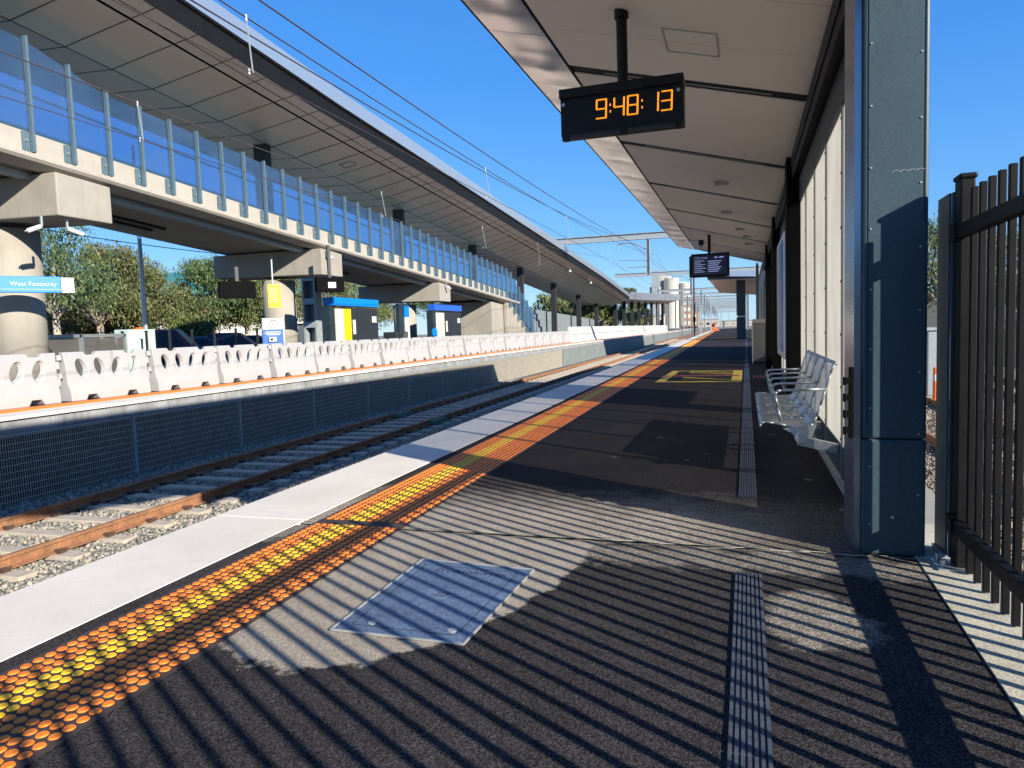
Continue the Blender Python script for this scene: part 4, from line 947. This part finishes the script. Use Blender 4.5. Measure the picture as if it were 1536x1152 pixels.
# ------------------------------------------------------------------ our canopy and wall (frame F)
SR = lambda x: 3.27-.265*(x-.55)
CY0, CY1 = 3.4, 26.0
ca = thing('near_canopy','white-lined sloping canopy above our platform with black cross slots and silver edge','canopy',(-.5,15,3.3),fr='F')
XL = -1.684; XO = -2.24
beams = [4.2+3.1*k for k in range(8)]; beams = [b for b in beams if b < CY1]
edges = [CY0]
def fpanel(x0,x1,y0,y1,t=.03): 
    q = MB(); q.hexa([(x0,y0,SR(x0)),(x1,y0,SR(x1)),(x1,y1,SR(x1)),(x0,y1,SR(x0)),(x0,y0,SR(x0)+t),(x1,y0,SR(x1)+t),(x1,y1,SR(x1)+t),(x0,y1,SR(x0)+t)]); return q
ylist = []; y = CY0
for b in beams+[CY1]:
    b0 = b-.11 if b < CY1 else CY1
    if b0-y > .05:
        k = max(1, round((b0-y)/1.0)); st = (b0-y)/k
        for j in range(k): fpanel(XL,.55,y+j*st+.004,y+(j+1)*st-.004).build('soffit_panel','soffit2',ca)
    y = b+.11
q = MB()
q.hexa([(XL,CY0,SR(XL)+.10),(.55,CY0,SR(.55)+.10),(.55,CY1,SR(.55)+.10),(XL,CY1,SR(XL)+.10),(XL,CY0,SR(XL)+.13),(.55,CY0,SR(.55)+.13),(.55,CY1,SR(.55)+.13),(XL,CY1,SR(XL)+.13)]); q.build('slot_back','blackmatt',ca)
q = MB()
for b in beams: q.bar((XL+.35,b+.02,SR(XL+.35)+.012),(.25,b+.02,SR(.25)+.012),.022,.02)
q.build('light_fitting','gsteel',ca)
for b in beams: MB().bar((XL+.005,b,SR(XL)+.045),(.545,b,SR(.55)+.045),.216,.07).build('cross_slot','blackmatt',ca)
q = MB(); q.hexa([(XL,CY0,SR(XL)-.004),(XL+.02,CY0,SR(XL)-.004),(XL+.02,CY1,SR(XL)-.004),(XL,CY1,SR(XL)-.004),(XL,CY0,SR(XL)+.14),(XL+.02,CY0,SR(XL)+.14),(XL+.02,CY1,SR(XL)+.14),(XL,CY1,SR(XL)+.14)]); q.build('edge_trim','blackmatt',ca)
# silver wavy edge sheets
k = 0; y = CY0
while y < CY1-.1:
    q = MB(); nx, ny = 6, 10; L_ = 1.52
    for j in range(ny+1):
        for i in range(nx+1):
            x = XL-.02+(XO-XL)*i/nx; yy = y+.004+(L_-.008)*j/ny
            edge = min(i,nx-i)/3.*min(j,ny-j)/4.
            q.v.append((x,yy,SR(x)+.012*math.sin(yy*5+x*7)*min(1,edge)+.006*math.sin(yy*13+k)*min(1,edge)))
    for j in range(ny):
        for i in range(nx): a = j*(nx+1)+i; q.f.append((a,a+1,a+nx+2,a+nx+1)); q.mi.append(0)
    q.build('silver_sheet','mirror',ca,smooth=True); y += L_; k += 1
q = MB(); q.hexa([(XO-.03,CY0,SR(XO)+.0),(XO-.02,CY0,SR(XO)),(XO-.02,CY1+.1,SR(XO)),(XO-.03,CY1+.1,SR(XO)),(XO-.05,CY0,SR(XO)+.2),(XO-.02,CY0,SR(XO)+.2),(XO-.02,CY1+.1,SR(XO)+.2),(XO-.05,CY1+.1,SR(XO)+.2)]); q.build('gutter','dark',ca)
q = MB(); q.hexa([(XO,-5,SR(XO)+.22),(.84,3.0,SR(.84)+.32),(.84,CY1+.02,SR(.84)+.32),(XO,CY1+.02,SR(XO)+.22),(XO,-5,SR(XO)+.26),(.84,3.0,SR(.84)+.36),(.84,CY1+.02,SR(.84)+.36),(XO,CY1+.02,SR(XO)+.26)]); q.build('roof_sheet','gsteel',ca)
q = MB()
for b in beams:
    for x in (-1.55,-.9,-.25,.4):
        for dy in (-.16,.16): q.tube((x,b+dy,SR(x)-.003),(x,b+dy,SR(x)+.002),.007,6)
q.build('screw','covertrim',ca)
hp = MB(); hx0,hx1,hy0,hy1 = -.62,-.20,5.95,6.45
for a,b in (((hx0,hy0),(hx1,hy0)),((hx1,hy0),(hx1,hy1)),((hx1,hy1),(hx0,hy1)),((hx0,hy1),(hx0,hy0))): hp.bar((*a,SR(a[0])-.003),(*b,SR(b[0])-.003),.012,.008)
hp.build('access_hatch','covertrim',ca)
for i,(x,y) in enumerate(((-.35,12.2),(-.35,15.4),(-.1,17.8),(.05,19.0),(.1,20.6))): MB().cbox((x,y,SR(x)-.012),(.24,.24,.03)).build('ceiling_speaker' if i>2 else 'downlight','gsteel' if i > 2 else 'white',ca)
# wall: beam, kick rail, glass panels, mullions, columns
wl = thing('glazed_wall','tall screen wall of pale translucent panels along the back of the platform','wall',(.66,8,0),fr='F')
XW = .66
q = MB(); q.box((.56,CY0,3.0),(.80,26,3.40)); q.box((.548,CY0,3.12),(.56,26,3.41)); q.build('head_beam','blackmatt',wl)
q = MB(); q.box((XW-.02,4.3,2.72),(XW+.04,24.0,3.0)); q.build('top_rail','dark',wl)
q = MB(); q.box((XW-.03,4.3,0),(XW+.05,24.0,.06)); q.build('sill','covertrim',wl)
mull = [4.35,5.60,6.68,7.76,8.84,9.92,11.0,12.08,13.16,14.24,15.32,16.4,17.48,18.56,19.64,20.72,21.8,22.88,23.9]
for a,b in zip(mull,mull[1:]):
    MB().box((XW,a+.02,.30),(XW+.012,b-.02,2.75)).build('translucent_panel','frit',wl)
    MB().box((XW-.004,a+.02,.06),(XW+.016,b-.02,.295)).build('kick_panel','teal',wl)
for a in mull[1:]:
    m_ = MB().box((XW-.012,a-.028,.06),(XW+.03,a+.028,2.99)).build('mullion','bin',wl)
    q = MB()
    for k in range(7): q.tube((XW-.012,a,.35+.38*k),(XW-.018,a,.35+.38*k),.010,8)
    q.build('bolt','black',m_)
def column(y0, label, x0=.56, x1=.85, dy=.42, det=False, zt=3.6):
    t = thing('steel_column',label,'column',(x0,y0,0),'steel columns along the back wall',fr='F')
    q = MB(); q.box((x0,y0,0),(x1,y0+dy,.60)); q.build('base_casing','teal' if det else 'flatblack',t,bevel=.012)
    q = MB(); q.box((x0,y0,.604),(x1,y0+dy,zt)); q.build('casing','teal' if det else 'flatblack',t,bevel=.012)
    if det:
        q = MB(); q.box((x0-.035,y0+.04,0),(x0-.003,y0+dy,zt)); q.build('edge_plate','sideplate',t)
        q = MB(); q.box((x0+.021,y0-.0025,.66),(x0+.024,y0+.001,zt)); q.box((x1-.020,y0-.0025,1.7),(x1-.017,y0+.001,zt)); q.build('cover_edge','black',t)
        q = MB()
        for xx,z0 in ((x0+.035,.16),(x1-.035,.32)):
            z = z0
            while z < zt-.05:
                q.tube((xx,y0-.004,z),(xx,y0+.001,z),.0052,8); z += .30 if xx < .7 else .31
        q.build('rivet','steel',t)
        q = MB(); q.path([(x0+.13+.012*k,y0-.0015,1.93+.004*((k*5)%3)) for k in range(13)],.0012,4); q.build('scratch','covertrim',t)
        MB().tube((x0+.14,y0-.004,.20),(x0+.14,y0+.001,.20),.008,8).build('rivet','steel',t)
    return t
column(3.98,'teal steel-clad column with rivets in the right foreground',det=True,zt=3.75)
for i,yy in enumerate((9.75,15.0,20.2)): column(yy,('black column where the pale panels end','black column in front of the perforated bin','farthest black column under the near canopy')[i],x0=.50,x1=.82,dy=.5,zt=3.3)
t = thing('switch_plate','black plate with four black knobs on the side of the teal column','switch plate',(.50,4.0,.78),fr='F')
MB().box((.500,3.985,.60),(.522,4.03,.97)).build('plate','flatblack',t,bevel=.004)
for z in (.645,.73,.815,.90):
    q = MB(); q.cbox((.487,3.99,z),(.028,.045,.028)); q.cbox((.476,3.975,z),(.016,.022,.042)); q.build('knob','flatblack',t,bevel=.004)
# solid station block beyond
sb = thing('station_block','dark station block continuing the back wall beyond the pale panels','building',(2,26,0),fr='F')
MB().box((.62,24,0),(.95,39.5,3.38)).build('wall','black',sb); MB().box((.58,26.1,3.38),(1.0,39.2,3.5)).build('roof','gsteel',sb)
MB().box((.60,24.4,.1),(.615,25.4,2.4)).build('door_leaf','sideplate',sb)
for i,(a,b) in enumerate(((26.2,27.2),(28,30),(32,35))): MB().box((.60,a,.2),(.615,b,2.7)).build('door','darkteal',sb)
pc = thing('poster_case','glazed poster case with blue poster on the wall beyond the pale panels','poster case',(.5,11,1),fr='F')
MB().box((.49,10.45,.7),(.56,12.6,2.45)).build('frame','silver',pc,bevel=.01); MB().box((.482,10.6,.8),(.489,11.4,2.35)).build('poster','deepblue',pc); MB().box((.482,11.5,.8),(.489,12.5,2.35)).build('poster','cream',pc)
# ------------------------------------------------------------------ bench
bn = thing('perforated_bench','four-seat perforated silver metal bench with arm loops fixed to the wall','bench',(.4,7,0),fr='F')
prof = [(.095,.405),(.10,.432),(.125,.445),(.20,.437),(.30,.415),(.38,.40),(.44,.405),(.475,.435),(.50,.49),(.53,.58),(.565,.70),(.60,.82),(.622,.885),(.635,.892),(.643,.88)]
YB0, SWD = 5.80, .60
for s in range(4):
    a = YB0+s*(SWD+.03); q = MB()
    def sk(y, off=0): return [(x, y, z) for x,z in prof]
    n = len(prof); ins = .006
    q.v = [(x,a,z) for x,z in prof]+[(x,a+SWD,z) for x,z in prof]; q.f = [(i,i+1,n+i+1,n+i) for i in range(n-1)]; q.mi = [0]*(n-1)
    o = q.build('seat_shell','perf',bn,smooth=True); sd = o.modifiers.new('s','SOLIDIFY'); sd.thickness = .004
    e = MB()
    for y in (a,a+SWD): e.path([(x,y,z) for x,z in prof],.009,6)
    e.path([(*(prof[1][0],),a,prof[1][1]),(prof[1][0],a+SWD,prof[1][1])],.013,8); e.path([(prof[-2][0],a,prof[-2][1]),(prof[-2][0],a+SWD,prof[-2][1])],.014,8)
    e.build('rim','steel',bn,smooth=True)
for s in range(5):
    a = YB0-.015+s*(SWD+.03)
    q = MB(); q.path([(.245,a,.45),(.225,a,.56),(.205,a,.655),(.215,a,.682),(.245,a,.692),(.57,a,.70)],.011,8); q.build('arm_loop','steel',bn,smooth=True)
    q = MB(); q.prism([(.26,.40),(.50,.43),(.47,.34),(.42,.30),(.36,.31),(.33,.36)],1,a-.008,a+.008); q.build('side_plate','steel',bn)
MB().tube((.385,YB0-.06,.335),(.385,YB0+2.6,.335),.042,20).build('support_tube','silver',bn)
for y in (YB0-.02,YB0+1.25,YB0+2.45):
    q = MB(); q.bar((.37,y,.31),(.645,y,.25),.05,.07); q.build('wall_bracket','steel',bn)
# ------------------------------------------------------------------ clock
ck = thing('platform_clock','black hanging platform clock showing 9:48:13 in amber digits','clock',(-.9,5.66,3.65),fr='F')
cx0,cx1,cy = -1.385,-.435,5.62
def czb(x): return 2.725+(x-cx0)*(-.0)
q = MB(); q.box((cx0,cy,2.735),(cx1,cy+.16,3.09)); q.build('case','black',ck,bevel=.006)
q = MB(); q.box((cx0-.004,cy-.03,3.025),(cx1+.004,cy+.17,3.095)); q.build('hood','black',ck,bevel=.004)
q = MB(); q.box((cx0+.03,cy-.02,2.712),(cx1-.03,cy+.02,2.738)); q.build('bottom_rail','dark',ck)
for x in (cx0+.015,(cx0+cx1)/2,cx1-.06): MB().box((x,cy-.03,2.70),(x+.05,cy+.03,2.745)).build('hinge','black',ck)
q = MB(); q.box((cx0+.17,cy-.004,2.775),(cx1-.06,cy-.0005,3.0)); q.build('display_window','black',ck)
for x in (cx0+.025,cx1-.035): MB().tube((x,cy-.01,2.98),(x,cy,2.98),.014,14).build('lock','steel',ck)
MB().tube((-.90,5.70,3.09),(-.90,5.70,3.66),.042,20).build('pole','black',ck); MB().tube((-.90,5.70,3.60),(-.90,5.70,SR(-.9)+.01),.055,20).build('pole_collar','black',ck)
SEG = {'9':'abcdfg','4':'bcfg','8':'abcdefg','1':'bc','3':'abcdg'}
def digit(ch, x, dim=''):
    q = MB(); w, h, z0 = .082, .145, 2.84
    def dot(u, v):
        X = x+u*w+.006*(v-.5); Zz = z0+v*h
        q.box((X-.0026,cy-.009,Zz-.0026),(X+.0026,cy-.004,Zz+.0026))
    pts = set()
    N = 9; K = 9
    for s in SEG[ch]:
        if s in 'agd':
            v = {'a':1.,'g':.5,'d':0.}[s]
            for i in range(N):
                for o in (-.018,.018): pts.add((i/(N-1)*.9+.05, v+(o if 0<v<1 else (-abs(o)*2 if v==1 and o<0 else (abs(o)*2 if v==0 and o>0 else 0)))))
        else:
            u = 1. if s in 'bc' else 0.; v0 = .5 if s in 'bf' else 0.
            for i in range(K):
                for o in (0,.085): pts.add((u-o if u else o, v0+.04+i/(K-1)*.42))
    for u,v in pts: dot(u,v)
    return q.build('digit','amber',ck)
for ch,x in (('9',-1.098),('4',-.960),('8',-.855),('1',-.700),('3',-.598)): digit(ch,x)
for x in (-.987,-.742):
    q = MB()
    for z in (2.885,2.935): q.box((x-.004,cy-.009,z-.008),(x+.004,cy-.004,z+.008))
    q.build('colon','amber',ck)
# ------------------------------------------------------------------ departure screen
ps = thing('departure_screen','dark blue departure screen headed City Loop hanging under the near canopy','screen',(-.92,20.4,3.5),fr='F')
sx0,sx1,sy_ = -1.43,-.42,20.3
MB().box((sx0,sy_,2.52),(sx1,sy_+.12,3.16)).build('case','black',ps,bevel=.01); MB().box((sx0-.06,sy_+.14,2.55),(sx1-.05,sy_+.25,3.12)).build('rear_case','black',ps,bevel=.01)
MB().box((sx0+.06,sy_-.005,2.59),(sx1-.06,sy_,3.10)).build('screen','screen',ps)
text('lettering','City Loop','screenline',ps,(sx0+.09,sy_-.008,3.02),(1,0,0),(0,0,1),.085,.001)
q = MB()
for j,(a,b) in enumerate(((.09,.36),(.09,.26),(.09,.38),(.09,.32),(.09,.40),(.09,.3),(.09,.36))): q.box((sx0+a,sy_-.008,2.955-j*.05),(sx0+b,sy_-.006,2.972-j*.05))
for j,(a,b) in enumerate(((.62,.70),(.74,.86))): q.box((sx0+a,sy_-.008,3.02),(sx0+b,sy_-.006,3.06))
for j in range(6): q.box((sx0+.44+.02*(j%2),sy_-.008,2.93-j*.055),(sx0+.80-.04*(j%3),sy_-.006,2.955-j*.055))
q.build('text_line','screenline',ps)
MB().box((-.985,20.33,3.1),(-.905,20.41,SR(-.95)+.01)).build('hanger','black',ps)
t = thing('dome_camera','small dark camera on a bracket beside the departure screen','camera',(-1.15,20.2,3.3),fr='F'); MB().tube((-1.15,20.2,3.38),(-1.15,20.2,3.52),.07,14).build('dome','black',t); MB().path([(-1.15,20.2,3.38),(-1.15,20.2,3.25),(-.98,20.36,3.22)],.018).build('bracket','gsteel',t)
# ------------------------------------------------------------------ perforated bin cabinet
pbn = thing('litter_bin','tall grey perforated metal bin enclosure against the back wall','bin',(.35,22.8,0),fr='F')
MB().box((.16,22.6,.06),(.58,23.6,1.22)).build('perforated_skin','perfbin',pbn,bevel=.01); MB().box((.18,22.62,.02),(.56,23.58,1.2)).build('liner','dark',pbn); MB().hexa([(.15,22.58,1.22),(.6,22.58,1.22),(.6,23.62,1.22),(.15,23.62,1.22),(.20,22.7,1.34),(.58,22.7,1.34),(.58,23.5,1.34),(.20,23.5,1.34)]).build('lid','bin',pbn)
q = MB()
for a in ((.16,22.59),(.55,22.59)): q.box((a[0],a[1],0),(a[0]+.03,a[1]+.03,1.22))
q.build('frame','steel',pbn)
# far column and second canopy
c2 = thing('distant_canopy','second near-side canopy on a grey column beyond the station block','canopy',(-.7,60,0),fr='F')
MB().box((-.74,60,0),(-.04,60.8,4.95)).build('column','darkteal',c2,bevel=.03)
MB().box((-.745,59.985,1.75),(-.035,59.995,1.85)).build('reflective_band','whitepaint',c2)
MB().hexa([(-2.95,57,4.95),(2.2,57,4.65),(2.2,88,4.65),(-2.95,88,4.95),(-2.95,57,5.3),(2.2,57,5.15),(2.2,88,5.15),(-2.95,88,5.3)]).build('roof','silver',c2); MB().box((-2.8,57.2,4.65),(2.2,57.35,4.95)).build('fascia','dark',c2); MB().hexa([(-2.7,57.4,4.94),(2.2,57.4,4.4),(2.2,88,4.4),(-2.7,88,4.94),(-2.7,57.4,4.95),(2.2,57.4,4.5),(2.2,88,4.5),(-2.7,88,4.95)]).build('soffit','soffit2',c2)
MB().box((1.0,75,0),(1.6,75.8,4.5)).build('column','darkteal',c2)
gp = thing('tapered_post','pale grey edge post at the end of the near canopy','post',(.33,26.3,0),fr='F'); MB().box((.33,26.2,0),(.42,26.5,3.3)).build('shaft','gsteel',gp); MB().box((.31,26.18,0),(.44,26.52,.04)).build('base_plate','gsteel',gp)
# worker and orange machine at the far end
om = thing('track_machine','small orange work vehicle parked at the far end of the tracks','work vehicle',(-2.3,150,-1.0))
MB().box((-3.2,149,-.6),(-1.5,153,.3)).build('chassis','orange',om,bevel=.08); MB().box((-3.0,149.2,.3),(-2.2,151,1.6)).build('cab','orange',om,bevel=.1); MB().box((-2.9,149.15,.8),(-2.3,149.19,1.4)).build('window','glassdark',om)
for x in (-3.3,-1.5):
    for y in (149.8,152.2): MB().tube((x-.1,y,-.7),(x+.1,y,-.7),.33,12).build('wheel','rubber',om)
# ------------------------------------------------------------------ right fence
XFN = .94
M['fencepaint'] = mat('black_fence_paint', (.006, .006, .007), .5, 0, .3, 8, spec=.2, streak=.1)
fn = thing('picket_fence','black steel picket fence panel along the right edge of the platform','fence',(XFN,3,0),fr='F')
MB().box((XFN+.0,3.795,.006),(XFN+.06,3.90,1.84)).build('post','fencepaint',fn,bevel=.006); MB().cbox((XFN+.03,3.8475,1.852),(.076,.12,.026)).build('post_cap','fencepaint',fn,bevel=.01)
q = MB(); q.box((XFN-.08,3.76,.0065),(XFN+.10,3.93,.016)); q.tube((XFN-.055,3.80,.016),(XFN-.055,3.80,.05),.012,8); q.tube((XFN-.055,3.90,.016),(XFN-.055,3.90,.05),.012,8); q.build('base_plate','steel',fn)
for z in (.19,1.57): MB().box((XFN-.022,-4.5,z),(XFN+.024,3.80,z+.062)).build('rail','fencepaint',fn,bevel=.004)
for z in (.18,1.56): MB().box((XFN-.028,3.78,z),(XFN-.001,3.88,z+.082)).build('rail_bracket','fencepaint',fn)
for k in range(62):
    y = 3.735-.121*k; z1 = 1.79; MB().box((XFN+.026,y-.0135,.012),(XFN+.053,y+.0135,z1+.0)).build('picket','fencepaint',fn,bevel=.003)
MB().box((XFN,-1.15,.006),(XFN+.07,-1.05,1.84)).build('post','fencepaint',fn); 
fp = thing('end_panel','tall flat teal-grey steel plate closing the gap beside the fence post','panel',(XFN,4.05,0),fr='F')
MB().box((XFN-.012,3.94,.03),(XFN-.002,4.15,1.80)).build('plate','teal',fp); MB().box((XFN-.002,3.91,.03),(XFN+.012,3.938,1.80)).build('return_edge','teal',fp); MB().cbox((XFN-.005,4.05,.02),(.04,.2,.02)).build('foot','gsteel',fp)
# ------------------------------------------------------------------ yard objects
t = thing('relay_cabinet','pale grey upright relay cabinet in the yard between column and fence','cabinet',(5.75,22.5,-1.1)); MB().box((5.4,22.5,-1.0),(6.4,23.4,.85)).build('body','gsteel',t,bevel=.03); MB().box((5.35,22.45,.85),(6.45,23.45,.93)).build('roof','gsteel',t); MB().box((5.33,22.5,-1.1),(6.47,23.45,-1.0)).build('plinth','concrete',t); MB().box((5.9,22.49,-.8),(5.92,22.499,.7)).build('door_gap','dark',t)
t = thing('bollard','orange flexible bollard with a white reflective band in the yard','bollard',(5.3,21.3,-1.1)); MB().tube((5.3,21.3,-1.1),(5.3,21.3,-1.04),.16,14).build('base','rubber',t); MB().tube((5.3,21.3,-1.04),(5.3,21.3,-.12),.055,12,r2=.05).build('shaft','orange',t); MB().tube((5.3,21.3,-.48),(5.3,21.3,-.3),.057,12).build('band','whitepaint',t)
